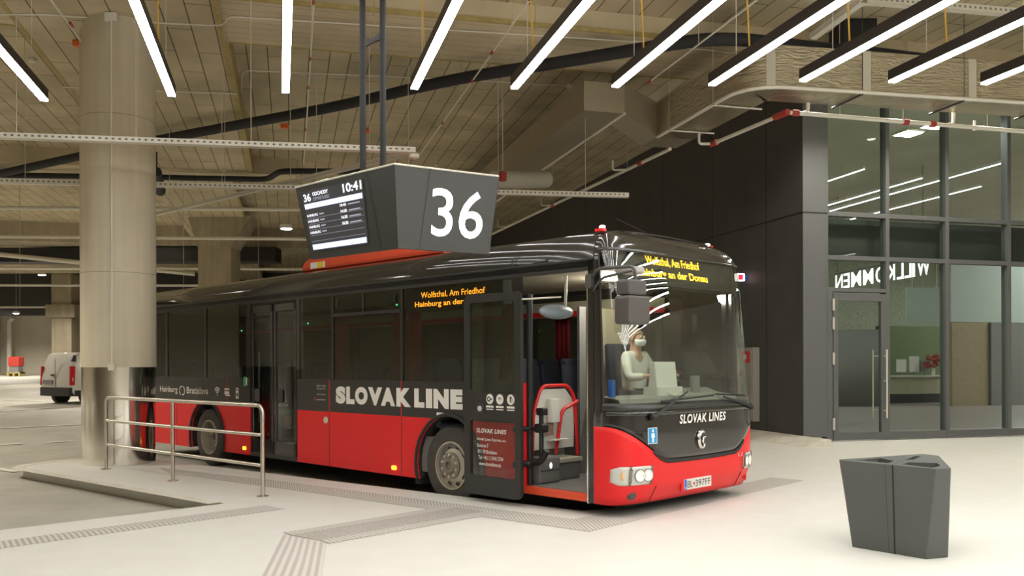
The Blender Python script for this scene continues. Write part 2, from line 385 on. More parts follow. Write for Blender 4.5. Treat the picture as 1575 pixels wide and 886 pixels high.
for a, b in (((-1.05, -30, 6.992), (-.98, 14.1, 7.4)), ((-1.05, 16, 6.992), (-.98, 26.3, 7.4)), ((-4.22, -30, 6.99), (-4.14, 26.3, 7.06)), ((-1.03, 14.06, 7.04), (30, 14.10, 7.11)), ((-1.03, 15.97, 7.04), (30, 16.03, 7.2)),
             ((-60, 14.06, 7.04), (-4.2, 14.13, 7.14)), ((-60, 15.97, 7.04), (-4.2, 16.03, 7.14)), ((-1.11, -30, 6.985), (-1.03, 26.3, 7.0)), ((-1.62, 27.5, 6.94), (-1.55, 50, 7.1))):
    ceil_box(f'trim_{k}', a, b, M['yellow']); k += 1

# ------------------------------------------------------------------ building with the glazed front
BC = Vector((5.72, 17.67, 0)); DW = Vector((-.276, .961, 0)); TW = Vector((.961, .276, 0))
BA = math.atan2(.276, .961)
def bl(s, d, z): return BC+TW*s+DW*d+Vector((0, 0, z))      # s along the front, d into the building
def bbox(name, a, b, m, parent=None, bevel=0):
    o = MB().box(a, b).build(name, m, parent, bevel=bevel)
    if not parent: o.location = BC; o.rotation_euler = (0, 0, BA)
    return o
struct(bbox('wall_side', (0, 0, 0.1), (.25, 44, 7.4), M['cladding']))
struct(bbox('wall_corner', (0, -.02, 0.1), (.55, .25, 7.4), M['frame']))
w_ = MB()
for zz in (4.53,): w_.box((-.006, -.01, zz-.012), (.56, -.026, zz+.012)); w_.box((-.006, 0, zz-.012), (.01, 44, zz+.012))
for dd in (1.3, 3.6, 6.2, 9, 12): w_.box((-.004, dd-.008, .1), (.01, dd+.008, 7.4))
o = w_.build('trim_30', M['black']); o.location = BC; o.rotation_euler = (0, 0, BA); struct(o)
# concrete plinth along the side wall
o = MB().prism([(-.62, -.9, 0), (0.0, -.9, 0), (0.0, -.9, .13), (-.28, -.9, .10)], (0, 40, 0)).build('baseboard_side', M['kerb']); o.location = BC; o.rotation_euler = (0, 0, BA); struct(o)
MUL = [.55, 1.968, 3.43, 5.017, 6.6, 8.1, 9.6, 11.1]
TR = [2.98, 3.66, 4.53]
fm = MB()
for i, s in enumerate(MUL):
    w = .09 if i else .05
    fm.box((s-w/2, -.02, 0.02), (s+w/2, .16, 7.4))
for z in TR[1:]: fm.box((.55, -.015, z-.045), (12, .14, z+.045))
fm.box((.55, -.015, 2.98), (1.968, .14, 3.06)); fm.box((1.968, -.015, .02), (12, .14, .16)); fm.box((.55, -.015, 7.3), (12, .14, 7.4))
o = fm.build('trim_31', M['frame'], bevel=.006); o.location = BC; o.rotation_euler = (0, 0, BA); struct(o)
for i in range(len(MUL)-1):
    g = MB()
    zs = [(3.02 if i == 0 else .16), 3.66, 4.53, 7.35]
    for z0, z1 in zip(zs, zs[1:]): g.box((MUL[i]+.03, .05, z0+.03), (MUL[i+1]-.03, .062, z1-.03))
    o = g.build(f'window_{i+1}', M['fac']); o.location = BC; o.rotation_euler = (0, 0, BA); struct(o)
door = empty('door_1', BC, BA, kind='structure')
d0, d1 = .68, 1.93
f_ = MB(); f_.box((d0, -.03, .03), (d0+.11, .06, 2.95)); f_.box((d1-.13, -.03, .03), (d1, .06, 2.95)); f_.box((d0+.11, -.03, .03), (d1-.13, .06, .17)); f_.box((d0+.11, -.03, 2.80), (d1-.13, .06, 2.95)); f_.box((.57, -.02, .03), (d0-.01, .1, 2.98))
f_.build('door_frame', M['frame'], door, bevel=.005)
MB().box((d0+.11, .0, .17), (d1-.13, .012, 2.80)).build('door_glass', M['fac'], door)
h = MB(); h.tube([(d1-.075, -.12, .45), (d1-.075, -.12, 1.83)], .02, 10)
for z in (.6, 1.2, 1.7): h.tube([(d1-.075, -.12, z), (d1-.075, -.02, z)], .012, 8)
h.build('handle', M['galv'], door, smooth=True)
h = MB(); h.tube([(d1-.2, .14, .45), (d1-.2, .14, 1.83)], .016, 10)
for z in (.6, 1.7): h.tube([(d1-.2, .14, z), (d1-.1, .05, z)], .01, 8)
h.build('handle', M['galv'], door, smooth=True)
for z in (.35, 1.65, 2.35, 2.72): MB().box((d0-.03, -.06, z-.12), (d0+.01, -.025, z+.12)).build('hinge', M['galv'], door, bevel=.004)

# hall behind the glass
struct(bbox('floor_hall', (.25, .2, .0), (22, 21, .015), mat('hall_floor', (.30, .255, .25), .35)))
struct(bbox('wall_back_hall', (.25, 20.6, 0), (22, 20.9, 7.4), mat('hall_wall', (.40, .42, .33), .8, noise=.2)))
struct(bbox('wall_left_hall', (.26, .3, 0), (.5, 20.6, 7.4), mat('hall_wall_l', (.38, .41, .33), .8, noise=.15)))
struct(bbox('wall_right_hall', (21.7, .3, 0), (22, 20.6, 7.4), mat('hall_wall_r', (.4, .41, .35), .8, noise=.15)))
struct(bbox('ceiling_hall', (.3, .3, 6.9), (22, 20.6, 7.0), M['palewall']))
o = bbox('partition_screen', (13.5, 11, .015), (15.1, 11.25, 3.0), mat('brown_board', (.32, .245, .165), .55, noise=.12)); tag(o, 'brown boarded screen wall standing in the hall behind the right panes', 'screen')
o = bbox('info_pillar', (15.12, 10.9, .015), (17.5, 11.2, 3.0), M['cab_grey']); tag(o, 'dark grey pillar beside the brown screen wall in the hall', 'pillar')
o = bbox('glass_screen', (13.5, 11.05, 3.02), (17.4, 11.15, 5.2), mat('frosted', (.42, .47, .46), .5)); tag(o, 'pale frosted panel above the brown screen wall', 'panel')
fp = empty('frosted_panel', bl(0, 0, 0), BA, 'pale green frosted panel hanging in the hall above the counter', 'panel')
MB().box((10.75, 10, 2.87), (12.25, 10.06, 4.1)).build('panel', mat('frosted2', (.33, .40, .37), .5), fp)
MB().tube([(11, 10.03, 4.1), (11, 10.03, 6.9)], .01, 6).tube([(12, 10.03, 4.1), (12, 10.03, 6.9)], .01, 6).build('hanger_rod', M['galv'], fp)
rows = [[BC+TW*(9.0+2.1*k/10)+DW*(12.6-.9*math.sin(math.pi*k/20))+Vector((0, 0, z)) for k in range(11)] for z in (.015, 2.75)]
o = MB().grid(rows).build('curved_wall', M['cab_grey'], smooth=True, solid=.1); tag(o, 'dark curved low wall in the hall seen through the door', 'wall')
struct(bbox('trim_32', (.6, .32, 3.70), (12, .45, 4.49), M['darkgrey']))
# counter with things on it
ct = empty('service_counter', bl(14.5, 14.5, .015), BA, 'pale curved counter with a dark base in the hall behind the glass', 'counter')
rows = []
for z, rr in ((.0, 2.3), (.35, 2.3)):
    rows.append([(rr*math.sin(a)*1.0, -.9*math.cos(a), z) for a in [math.radians(-80+16*k) for k in range(11)]])
MB().grid(rows).build('base', M['darkgrey'], ct, solid=.1)
rows = []
for z, rr in ((.35, 2.35), (1.0, 2.4)):
    rows.append([(rr*math.sin(a), -.92*math.cos(a), z) for a in [math.radians(-80+16*k) for k in range(11)]])
MB().grid(rows).build('front_panel', mat('counter_f', (.5, .46, .34), .5), ct, solid=.1)
MB().prism([(2.45*math.sin(math.radians(-80+16*k)), -1.0*math.cos(math.radians(-80+16*k)), 1.0) for k in range(11)], (0, 0, .06)).build('counter_top', M['cab_white'], ct)
o = bbox('green_display_wall', (14.6, 16.2, .015), (18.5, 16.5, 3.1), mat('green_board', (.09, .12, .05), .6)); tag(o, 'dark green display board behind the counter in the hall', 'board')
for i, (s, hgt, c) in enumerate([(13.9, .5, M['cab_white']), (14.5, .62, M['cab_white']), (15.0, .45, M['cab_grey'])]):
    t = empty('monitor', bl(s, 14.1, 1.08), BA, ['pale monitor on the counter, left one', 'pale taller monitor on the middle of the counter', 'grey monitor on the right of the counter'][i], 'monitor', 'monitors on the counter')
    MB().rbox((-.22, -.02, .12), (.22, .03, .12+hgt), .03, 1).build('screen', c, t)
    MB().tube([(0, .03, .01), (0, .03, .2)], .02).rbox((-.12, -.08, 0), (.12, .12, .015), .03, 2).build('stand', M['cab_grey'], t)
bq = empty('flower_bouquet', bl(15.1, 13.75, 1.09), 0, 'red bouquet in a vase on the counter in the hall', 'flowers')
MB().lathe([(.04, 0), (.07, .05), (.06, .2), (.05, .28)], (0,0,0), (0,0,1), 14).build('vase', M['cab_white'], bq, smooth=True)
b_ = MB()
for k in range(26): b_.ball((random.uniform(-.3, .3), random.uniform(-.2, .2), random.uniform(.3, .75)), .07, 8, 6)
b_.build('blooms', M['red_clamp'], bq, smooth=True)
HL = mat('hall_panel', (1, .97, .92), .5, emit=HALL)
for i, (s, d, r) in enumerate([(4.2, 2.05, .22), (4.32, 1.3, .22), (18.5, 4, .5), (20, 7, .5), (18.8, 10, .5), (20, 13, .5), (3.2, 12, .5)]):  # the large panels are added out of view to light the hall
    t = empty('ceiling_panel_light', bl(s, d, 6.9), BA, ['bright square hall ceiling light, left of the two behind the upper glass', 'bright square hall ceiling light, right of the two behind the upper glass'][i] if i < 2 else 'added panel light under the hall ceiling, out of sight from the platform', 'light', 'panel lights of the glazed hall')
    MB().box((-r-.03, -r-.03, -.04), (r+.03, r+.03, 0)).build('housing', M['white'], t)
    MB().box((-r, -r, -.05), (r, r, -.041)).build('diffuser', HL, t)
for x, y, lb in ((1330, 262, 'shortest lit line lamp under the hall ceiling, behind the first upper pane'), (1419, 276, 'lit line lamp under the hall ceiling ending behind the second upper pane'), (1510, 289, 'lit line lamp under the hall ceiling ending behind the third upper pane'), (1548, 252, 'lit line lamp under the hall ceiling ending behind the fourth upper pane')):
    p = pz(x, y, 6.5); t = empty('hall_line_lamp', p, math.atan2(.9679, -.2515), lb, 'lamp', 'line lamps in the glazed hall')
    MB().box((0, -.03, .005), (9, .03, .08)).build('housing', M['white'], t); MB().box((.01, -.025, 0), (8.99, .025, .0048)).build('diffuser', M['lamp'], t)
    MB().tube([(1, 0, .08), (1, 0, .395)], .006, 5).tube([(6, 0, .08), (6, 0, .395)], .006, 5).build('suspension_wire', M['galv'], t)
# welcome lettering hung in the hall, seen from behind
wl = MB(); A_ = Vector((11.2, 24, 3.93)); B_ = Vector((10.45, 29.1, 3.93)); ud = (B_-A_).normalized(); nd = Vector((-ud.y, ud.x, 0))
word = 'WILLKOMMEN'; wid = [1.3, .26, .72, .72, .95, 1.1, 1.25, 1.25, .8, 1.0]; tot = sum(wid); Lw = (B_-A_).length; u = 0
wt = empty('welcome_sign', A_, 0, 'white lit WILLKOMMEN lettering seen mirrored through the glass above the door', 'sign')
for ch, wd in zip(word, wid):
    m = MB(); w = wd/tot*Lw
    m.text(ch, lambda a, b, c: ud*a+Vector((0, 0, b)), u+.07*w, 0, w*.82, .46, .01)
    m.build('letter', M['wel'], wt, solid=.012); u += w
MB().tube([ud*.1+nd*.04+Vector((0,0,.5)), ud*(Lw-.1)+nd*.04+Vector((0,0,.5))], .02).tube([ud*.3+nd*.04+Vector((0,0,.5)), ud*.3+nd*.04+Vector((0,0,2.97))], .008, 6).tube([ud*(Lw-.3)+nd*.04+Vector((0,0,.5)), ud*(Lw-.3)+nd*.04+Vector((0,0,2.97))], .008, 6).build('support_rail', M['darkgrey'], wt)

# ------------------------------------------------------------------ outer walls, columns
struct(MB().box((-60, 62, -1), (5, 62.5, 7.5)).build('wall_back', M['palewall']))
struct(MB().box((-40.5, -16, -1), (-40, 63, 7.5)).build('wall_left', M['palewall']))
struct(MB().box((-60, -15.5, -1), (27, -15, 7.5)).build('wall_front', M['palewall']))
struct(MB().box((26.5, -15, -1), (27, 63, 7.5)).build('wall_right', mat('lightwall', (.82, .79, .70), .8, noise=.05, nscale=.7)))
struct(MB().box((-60, 57, 4.75), (5, 58, 7.4)).build('wall_bulkhead', M['darkgrey']))
col = empty('concrete_column', (-6.3, 14.4, 0), 0, 'round concrete column with a polished steel sleeve standing on the kerbed island', 'column')
MB().lathe([(.562, 1.53), (.562, 6.82), (.50, 6.9), (.50, 7.0)], (0,0,0), (0,0,1), 64).build('shaft', M['concrete'], col, smooth=True)
MB().lathe([(.548, 0), (.548, 1.53)], (0,0,0), (0,0,1), 64).build('steel_sleeve', M['steel'], col, smooth=True)
for z in (3.0, 5.45): MB().lathe([(.561, z), (.5635, z+.004), (.5635, z+.010), (.561, z+.014)], (0,0,0), (0,0,1), 64).build('shutter_joint', M['concrete_d'], col)
cd = Vector((6.3, -14.4, 0)).normalized(); cd = (Matrix.Rotation(-.17, 3, 'Z') @ cd)
MB().tube([cd*.575+Vector((0,0,1.56)), cd*.575+Vector((0,0,6.97))], .014, 8).build('conduit', M['white'], col)
MB().rbox((-.05, -.05, 1.48), (.05, .05, 1.58), .02, 2).build('junction_box', M['white'], col).location = cd*.58
MB().rbox((-.09, -.05, 6.86), (.09, .05, 6.98), .02, 2).build('junction_box', M['white'], col).location = cd*.58
c2 = empty('square_column', (-10.86, 33.4, .25), 0, 'square concrete column behind the bus, under the far beam', 'column')
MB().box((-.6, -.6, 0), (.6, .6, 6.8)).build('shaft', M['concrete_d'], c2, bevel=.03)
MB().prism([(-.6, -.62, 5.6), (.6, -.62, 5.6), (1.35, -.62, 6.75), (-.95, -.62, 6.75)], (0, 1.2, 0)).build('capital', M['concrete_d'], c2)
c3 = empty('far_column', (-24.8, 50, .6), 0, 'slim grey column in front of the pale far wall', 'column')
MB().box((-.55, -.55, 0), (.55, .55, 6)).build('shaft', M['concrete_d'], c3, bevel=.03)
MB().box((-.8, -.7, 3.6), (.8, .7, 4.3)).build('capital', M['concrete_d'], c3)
o = MB().tube([px(14, 575, 61)+Vector((0, 0, -.1)), px(14, 492, 61)], .16, 10).tube([px(14, 492, 61), px(20, 486, 61)], .17, 10).build('downpipe', M['white']); tag(o, 'white downpipe on the pale far wall, left', 'pipe')
o = MB().box((-36.6, 61.5, .95), (-35.3, 61.95, 7)).build('wall_pier', M['darkgrey']); struct(o)
fx_ = empty('fire_equipment_cart', (px(25, 570, 58).x, 58, .85), 0, 'red box on a grey bin with yellow and black feet by the far wall', 'fire equipment')
MB().rbox((-.30, -.3, .28), (.30, .3, .66), .06, 2).build('body', M['cab_grey'], fx_)
MB().rbox((-.34, -.33, .66), (.34, .33, 1.28), .08, 1).build('lid', M['red_clamp'], fx_)
MB().box((-.42, -.34, 0), (-.3, .34, .28)).box((.3, -.34, 0), (.42, .34, .28)).box((-.06, -.34, 0), (.06, .34, .28)).box((-.42, -.3, .2), (.42, .3, .28)).build('foot_frame', M['yellow'], fx_)

# ------------------------------------------------------------------ van in the garage
vd = Vector((math.sin(math.radians(31)), math.cos(math.radians(31)), 0)); VR = math.atan2(vd.y, vd.x)
rr_ = px(110.5, 560, 31)
vo = Vector((rr_.x, rr_.y, .19)) + Vector((-math.cos(math.radians(31)), math.sin(math.radians(31)), 0))*.905
van = empty('van', vo, VR, 'white panel van with a red tail light parked behind the round column', 'van')
V_W = mat('van_white', (.60, .58, .53), .3, coat=.4)
prof = [(-0.02, .42), (-.03, .9), (.06, 1.35), (.2, 1.74), (.35, 1.82), (2.3, 1.84), (2.75, 1.74), (3.4, 1.22), (4.2, .98), (4.36, .75), (4.36, .35), (3.95, .3), (3.15, .3), (1.05, .3), (.1, .3)]
b_ = MB(); n_ = len(prof); ys = [(-.905, .0), (-.88, .06), (.88, .06), (.905, 0)]
rings = []
for yy in (-.905, -.86, .86, .905):
    sc = 1 if abs(yy) < .88 else .97
    rings.append([(1.9+(x-1.9)*sc, yy*(1 if z < 1.0 else 1-.09*(z-1.0)/.8), .9+(z-.9)*sc) for x, z in prof])
b_.add([v for r in rings for v in r], [tuple(range(n_))[::-1], tuple(range(3*n_, 4*n_))]+[(i*n_+k, i*n_+(k+1) % n_, (i+1)*n_+(k+1) % n_, (i+1)*n_+k) for i in range(3) for k in range(n_)])
b_.build('body', V_W, van, smooth=True)
MB().rbox((-.07, -.895, .30), (.12, .895, .60), .06, 2).box((.1, -.915, .3), (.45, -.88, .5)).build('bumper', M['black'], van)
for sy in (-1, 1): MB().prism([(-.045, sy*.90, .68), (-.02, sy*.872, 1.34), (.13, sy*.905, 1.34), (.10, sy*.92, .68)], (0, -sy*.07, 0)).build('tail_light', mat('tail_red', (.5, .015, .02), .25), van)
MB().prism([(.0, -.845, 1.5), (.13, -.82, 1.74), (.2, -.85, 1.7), (.17, -.895, 1.5)], (.0, .08, 0)).build('pillar_trim', M['black'], van)
MB().box((-.048, -.006, .62), (-.03, .006, 1.6)).build('door_gap', M['cab_grey'], van)
MB().box((-.06, .15, .72), (-.035, .72, .86)).build('license_plate', M['cab_grey'], van)
MB().rbox((-.06, .06, 1.0), (-.03, .25, 1.06), .02, 0).build('door_handle', M['black'], van)
for x in (.68, 3.5):
    for sy in (-1, 1):
        w = MB().lathe([(.2, -.1), (.31, -.1), (.32, -.05), (.32, .05), (.31, .1), (.2, .1)], (x, sy*.8, .3), (0, sy, 0), 24).build('wheel', M['rubber'], van, smooth=True)
        MB().lathe([(.05, .08), (.2, .095), (.2, .05)], (x, sy*.8, .3), (0, sy, 0), 20).build('rim', M['rim'], w, smooth=True)

# ------------------------------------------------------------------ linear lamps
LD = Vector((-.2515, .9679, 0)); LR = math.atan2(LD.y, LD.x)
lamps = [((-5.87, 11.3), 'leftmost of the bright linear ceiling lamps, left of the round column'),
         ((-4.20, 11.12), 'second linear ceiling lamp from the left, passing right of the round column top'),
         ((-2.76, 10.99), 'linear ceiling lamp that runs straight away from the viewer, third from the left'),
         ((-1.17, 10.86), 'linear ceiling lamp just right of the two tubes that carry the stand sign'),
         ((.035, 10.86), 'linear ceiling lamp crossing the black insulated pipe, above the stand number 36'),
         ((1.25, 10.81), 'linear ceiling lamp whose far end points at the jog of the silver duct'),
         ((2.40, 10.76), 'black linear lamp whose far end hangs before the bend of the foil duct'),
         ((3.44, 10.61), 'black linear lamp right of the foil duct bend, fourth from the right'),
         ((4.51, 10.66), 'second black linear lamp from the right, crossing the foil duct'),
         ((5.65, 10.75), 'rightmost black linear lamp, at the right picture edge')]
def lamp(x, y, label, L, top=2.45):
    t = empty('linear_lamp', (x, y, 4.9), LR, label, 'lamp', 'linear ceiling lamps')
    MB().box((-L, -.046, .006), (0, .046, .125)).build('housing', M['lamp_body'], t, bevel=.003)
    MB().box((-L+.01, -.043, -.018), (-.006, .043, .0058)).build('diffuser', M['lamp'], t)
    for xx in (-.6, -3.4): MB().tube([(xx, 0, .12), (xx, 0, top)], .0045, 5).build('suspension_wire', M['galv'], t)
    return t
for i, ((x, y), lb) in enumerate(lamps):
    tp = 2.09 if i < 2 else 2.12; t = lamp(x, y, lb, 22, tp)
    if i in (1, 3, 4, 5, 6, 7, 8):
        MB().tube(fillet([(-.95, .03, .12), (-.93, .05, .75), (-.8, .05, 1.35), (-.7, -.1, 1.75), (-.7, -.1, tp)], .3), .010, 6).build('power_cable', M['orange'], t, smooth=True)

for k in range(8):                      # the row goes on right of the picture; the windscreen and the glazed front mirror it
    lamp(6.8+1.15*k, 10.95+.16*k, 'linear ceiling lamp right of the picture, mirrored in the bus windscreen', 22)

# ------------------------------------------------------------------ foil-wrapped duct
def sweep_rect(path, wd, z0, z1):
    P = [Vector((x, y, 0)) for x, y in path]; rows = [[], [], [], [], []]
    for i, p in enumerate(P):
        d = (P[min(i+1, len(P)-1)]-P[max(i-1, 0)]).normalized(); n = Vector((d.y, -d.x, 0))*(-wd)
        for r, v in zip(rows, (p+Vector((0,0,z0)), p+Vector((0,0,z1)), p+n+Vector((0,0,z1)), p+n+Vector((0,0,z0)), p+Vector((0,0,z0)))): r.append(v)
    m = MB(); m.grid(rows); e = len(P)
    return m, rows
arcp = fillet([(2.80, 17.2, 0), (3.68, 13.99, 0), (12, 15.72, 0)], .75, 10)
arcp = [(p.x, p.y) for p in arcp]
duct = empty('foil_duct', (0, 0, 0), 0, 'large silver foil-wrapped rectangular duct bending round the corner above the glazed front', 'duct')
m, rows = sweep_rect(arcp, .75, 5.9, 6.56)
m.build('duct_run', M['foil'], duct, smooth=True)
far = [(2.10, 16.66), (2.10-.272*26, 16.66+.962*26)]
m, rows2 = sweep_rect(far, .8, 6.2, 6.74)
m.add([r[0] for r in rows2[:4]], [(0, 1, 2, 3)]); m.build('duct_run', M['foil_b'], duct)
fw = Vector((-.272, .962, 0))*.75
a, b, c, d = Vector((2.10, 16.66, 6.2)), Vector((2.80, 17.2, 5.9)), Vector((2.80, 17.2, 6.56)), Vector((2.10, 16.66, 6.74))
nn = Vector((.962, .272, 0))
MB().prism([a, b, c, d], fw).prism([b, b+nn*.75, c+nn*.75, c], fw).build('duct_jog', M['foil_b'], duct)
MB().tube([(x, y, 5.9) for x, y in arcp], .032, 6).build('edge_trim', M['white'], duct, smooth=True)
MB().tube([(*far[0], 6.2), (*far[1], 6.2)], .03, 6).build('edge_trim', M['white'], duct)
def duct_band(t):
    i = int(t); p = Vector(arcp[i]).lerp(Vector(arcp[i+1]), t-i); d = (Vector(arcp[i+1])-Vector(arcp[i])).normalized(); n = Vector((d.y, -d.x))
    q = p+n*.006
    return MB().add([(*(q-d*.07), 5.92), (*(q+d*.07), 5.92), (*(q+d*.07), 6.562), (*(q-d*.07), 6.562)], [(0, 1, 2, 3)]).build('tape_band', M['galv'], duct, solid=.004)
for t in (8.5, 11.17, 11.42): duct_band(t)
for s in (.16, .40, .62):
    p = Vector(arcp[11]).lerp(Vector(arcp[12]), s)
    MB().tube([(p.x, p.y, 5.87), (p.x-.2, p.y+.8, 5.87)], .018, 6).tube([(p.x, p.y, 5.87), (p.x, p.y, 7.38)], .006, 5).build('hanger_rod', M['darkgrey'], duct)
for p in [(2.95, 16.6), (3.4, 15.0)]:
    MB().tube([(p[0]-.03, p[1], 5.88), (p[0]-.03, p[1], 7.38)], .007, 5).tube([(p[0]-.03, p[1], 5.87), (p[0]+.85, p[1]+.24, 5.87)], .016, 6).build('hanger_rod', M['galv'], duct)

# ------------------------------------------------------------------ pipes
bp = [pz(x, y, 6.75) for x, y in ((-60, 280), (0, 265), (130, 237), (236, 215), (520, 163), (700, 121), (870, 95), (1010, 72), (1090, 61), (1150, 62), (1250, 75), (1340, 83), (1600, 116))]
o = MB().tube(fillet(bp, 1.0, 3), .105, 12).build('insulated_pipe', M['blackpipe'], smooth=True); tag(o, 'thick black insulated pipe climbing across the whole ceiling to the duct bend', 'pipe')
bp = [pz(x, y, 6.78) for x, y in ((-60, 265), (0, 267), (236, 271), (412, 275), (432, 262), (640, 264))]
o = MB().tube(fillet(bp, .3, 3), .08, 10).build('insulated_pipe', M['blackpipe'], smooth=True); tag(o, 'thinner level black insulated pipe with a kink, behind the round column', 'pipe')
o = MB().tube([pz(242, 262, 6.5), pz(247, 292, 6.35)], [.12, .15], 10).tube([pz(242, 262, 6.5), (pz(242, 262, 6.5).x, pz(242, 262, 6.5).y, 6.995)], .02, 6).build('speaker_horn', M['blackpipe'], smooth=True)
tag(o, 'small black round loudspeaker hanging beside the round column at the ceiling', 'loudspeaker')
for y0, y1, Y, lb in ((317, 322, 26, 'uppermost of the level white pipes behind the round column'), (361, 368, 30, 'white pipe crossing in front of the square column, second from the top'),
                      (410, 414, 37, 'third level white pipe from the top in the far garage'), (436, 439, 41, 'lowest level white pipe in the far garage'), (470, 472, 50, 'thin white pipe just above the far bulkhead')):
    t = empty('white_pipe', (0, 0, 0), 0, lb, 'pipe', 'level white pipes in the garage')
    a, b = px(-60, y0, Y), px(600, y1, Y)
    MB().tube([a, b], .055, 8).build('pipe', M['white'], t)
    for k in range(1, 6):
        p = a.lerp(b, k/6+.03*math.sin(k*5)); MB().tube([p, (p.x, p.y, 7.39)], .012, 5).build('hanger_rod', M['galv'], t)
def sprinkler(pts, r, label, clamps, heads=()):
    t = empty('sprinkler_pipe', (0, 0, 0), 0, label, 'pipe')
    MB().tube(fillet(pts, .12), r, 8).build('pipe', M['white'], t, smooth=True)
    for a, b in clamps: MB().tube([a, b], r*1.5, 10).build('coupling', M['red_clamp'], t)
    for h in heads: MB().tube([h, h+Vector((0, 0, .14))], r*.7, 8).lathe([(.035, -.03), (.01, 0)], h, (0, 0, 1), 10).build('sprinkler_head', M['white'], t)
    return t
def between(a, b, s, L): d = (b-a).normalized(); p = a.lerp(b, s); return (p-d*L/2, p+d*L/2)
for i, (P, lb) in enumerate([([(484, 5), (471, 218), (468, 250)], 'thin sprinkler pipe with red couplings running away between the third lamp and the sign tubes'),
                             ([(811, 7), (743, 103), (645, 240)], 'thin sprinkler pipe with red couplings running away behind the lamp over the number 36'),
                             ([(1079, 67), (997, 129)], 'short thin sprinkler pipe running down to the top of the duct jog'),
                             ([(84, 3), (150, 95), (225, 190)], 'thin sprinkler pipe with red couplings above the round column')]):
    q = [pz(x, y, 6.62) for x, y in P]; q.insert(0, q[0]-(q[1]-q[0]).normalized()*3)
    cl = [between(q[0], q[-1], s, .16) for s in ((.22, .40, .52, .75) if i != 2 else (.98,))]
    t = sprinkler(q, .014, lb, cl)
    for s in (.3, .6): p = q[0].lerp(q[-1], s); MB().tube([p, (p.x, p.y, 7.39)], .006, 5).build('hanger_rod', M['galv'], t)
z = 5.7
a, b, c = pz(1097, 222, z), pz(1212, 174, z), pz(1590, 206, z)
t = sprinkler([a, b, c], .036, 'cream sprinkler pipe with red couplings along the dark wall and the glazed front', [between(a, b, .93, .35), between(b, c, .03, .12), between(a, b, .02, .2), between(b, c, .46, .1), between(b, c, .57, .1)], [pz(1500, 200, z)])
MB().tube(fillet([b+(c-b)*.05, b+(c-b)*.05+Vector((.15, .1, .05)), b+(c-b)*.05+Vector((.17, .12, .3))], .06), .03, 8).build('riser', M['white'], t, smooth=True)
MB().tube(fillet([a, a+Vector((-.25, .02, .0)), a+Vector((-.25, .02, .22))], .06), .025, 8).build('riser', M['white'], t, smooth=True)
p = b+(c-b)*.62; MB().tube(fillet([p, p+Vector((.2, .1, .05)), p+Vector((.22, .12, .35))], .06), .03, 8).build('riser', M['white'], t, smooth=True)
for s in (.2, .45, .8): p = b.lerp(c, s); MB().tube([p, (p.x, p.y, 7.39)], .006, 5).build('hanger_rod', M['galv'], t)
a, b = pz(1075, 226, z)+Vector((-.5, .2, 0)), pz(745, 366, z)
t = sprinkler([a, b], .036, 'cream sprinkler pipe running away along the dark side wall above the bus', [between(a, b, .1, .15), between(a, b, .5, .2)])
for s in (.15, .5, .8):
    p = a.lerp(b, s); MB().tube([p, (p.x, p.y, 7.39)], .006, 5).build('hanger_rod', M['galv'], t)
    MB().tube(fillet([p, p+Vector((-.3, .05, 0)), p+Vector((-.3, .05, .2))], .05), .022, 8).build('riser', M['white'], t, smooth=True)
for a_, b_2, lb in (((5.62, 15.2, 6.98), (6.2, 15.9, 7.39), 'small black box for a dark ceiling opening between two black lamps, top right'), ((8.1, 17.1, 6.72), (10.0, 17.7, 7.39), 'black box for a dark ceiling opening behind the rightmost lamps')):
    o = MB().rbox(a_, b_2, .02, 2).build('dark_opening_box', M['black']); tag(o, lb, 'dark opening')  # black boxes standing in for dark openings in the ceiling
# round grey ventilation pipe behind the sign
o = MB().tube([px(760, 276, 19), px(842, 276, 20)], .19, 16).build('ventilation_pipe', M['galv'], smooth=True); tag(o, 'short round grey ventilation pipe behind the right end of the stand sign', 'pipe')
bc = empty('alarm_beacon', px(774, 272, 17.5), 0, 'small red alarm beacon above the right corner of the stand sign', 'alarm')
MB().lathe([(.07, -.08), (.075, -.04), (.075, .08), (.05, .10)], (0, 0, 0), (0, 0, 1), 16).build('beacon_housing', M['red_clamp'], bc, smooth=True)
MB().tube([(0, 0, .10), (0, 0, 7.39-bc.location.z)], .008, 6).build('stem', M['galv'], bc)

# ------------------------------------------------------------------ cable trays, conduits, detectors
def tray(a, b, h, label, wd=.12, m=M['white'], top=7.39, nrod=4, slots=True, skip=()):
    a, b = Vector(a), Vector(b); d = (b-a); L = d.length; t = empty('cable_tray', a, math.atan2(d.y, d.x), label, 'cable tray')
    MB().box((0, -wd/2, 0), (L, -wd/2+.004, h)).box((0, wd/2-.004, 0), (L, wd/2, h)).box((0, -wd/2, 0), (L, wd/2, .004)).build('channel', m, t)
    if slots:
        s = MB(); n = int(L/.085)
        for k in range(n): s.box((.03+k*.085, -wd/2-.0015, h*.38), (.065+k*.085, -wd/2, h*.72))
        s.build('slot_row', M['cab_grey'], t)
    for k in range(nrod):
        x = L*(k+.5)/nrod
        MB().tube([(x, 0, 0), (x, 0, top-a.z)], .006, 5).build('hanger_rod', M['galv'], t)
    return t
tray((-7.4, 11.95, 4.60), (-1.38, 12.93, 4.60), .075, 'white perforated cable tray crossing in front of the round column')
tray((-9.3, 15.55, 4.72), (2.22, 17.1, 4.72), .085, 'long white perforated cable tray behind the round column and the stand sign', nrod=7)
tray((-8.2, 20.1, 4.85), (-1.5, 14.05, 4.85), .06, 'brown-grey cable tray slanting towards the stand sign', m=M['galv'], slots=False)
tray(pz(1180, -6, 6.7), pz(1640, 34, 6.7), .1, 'galvanised cable tray above the black lamps, top right', m=M['galv'])
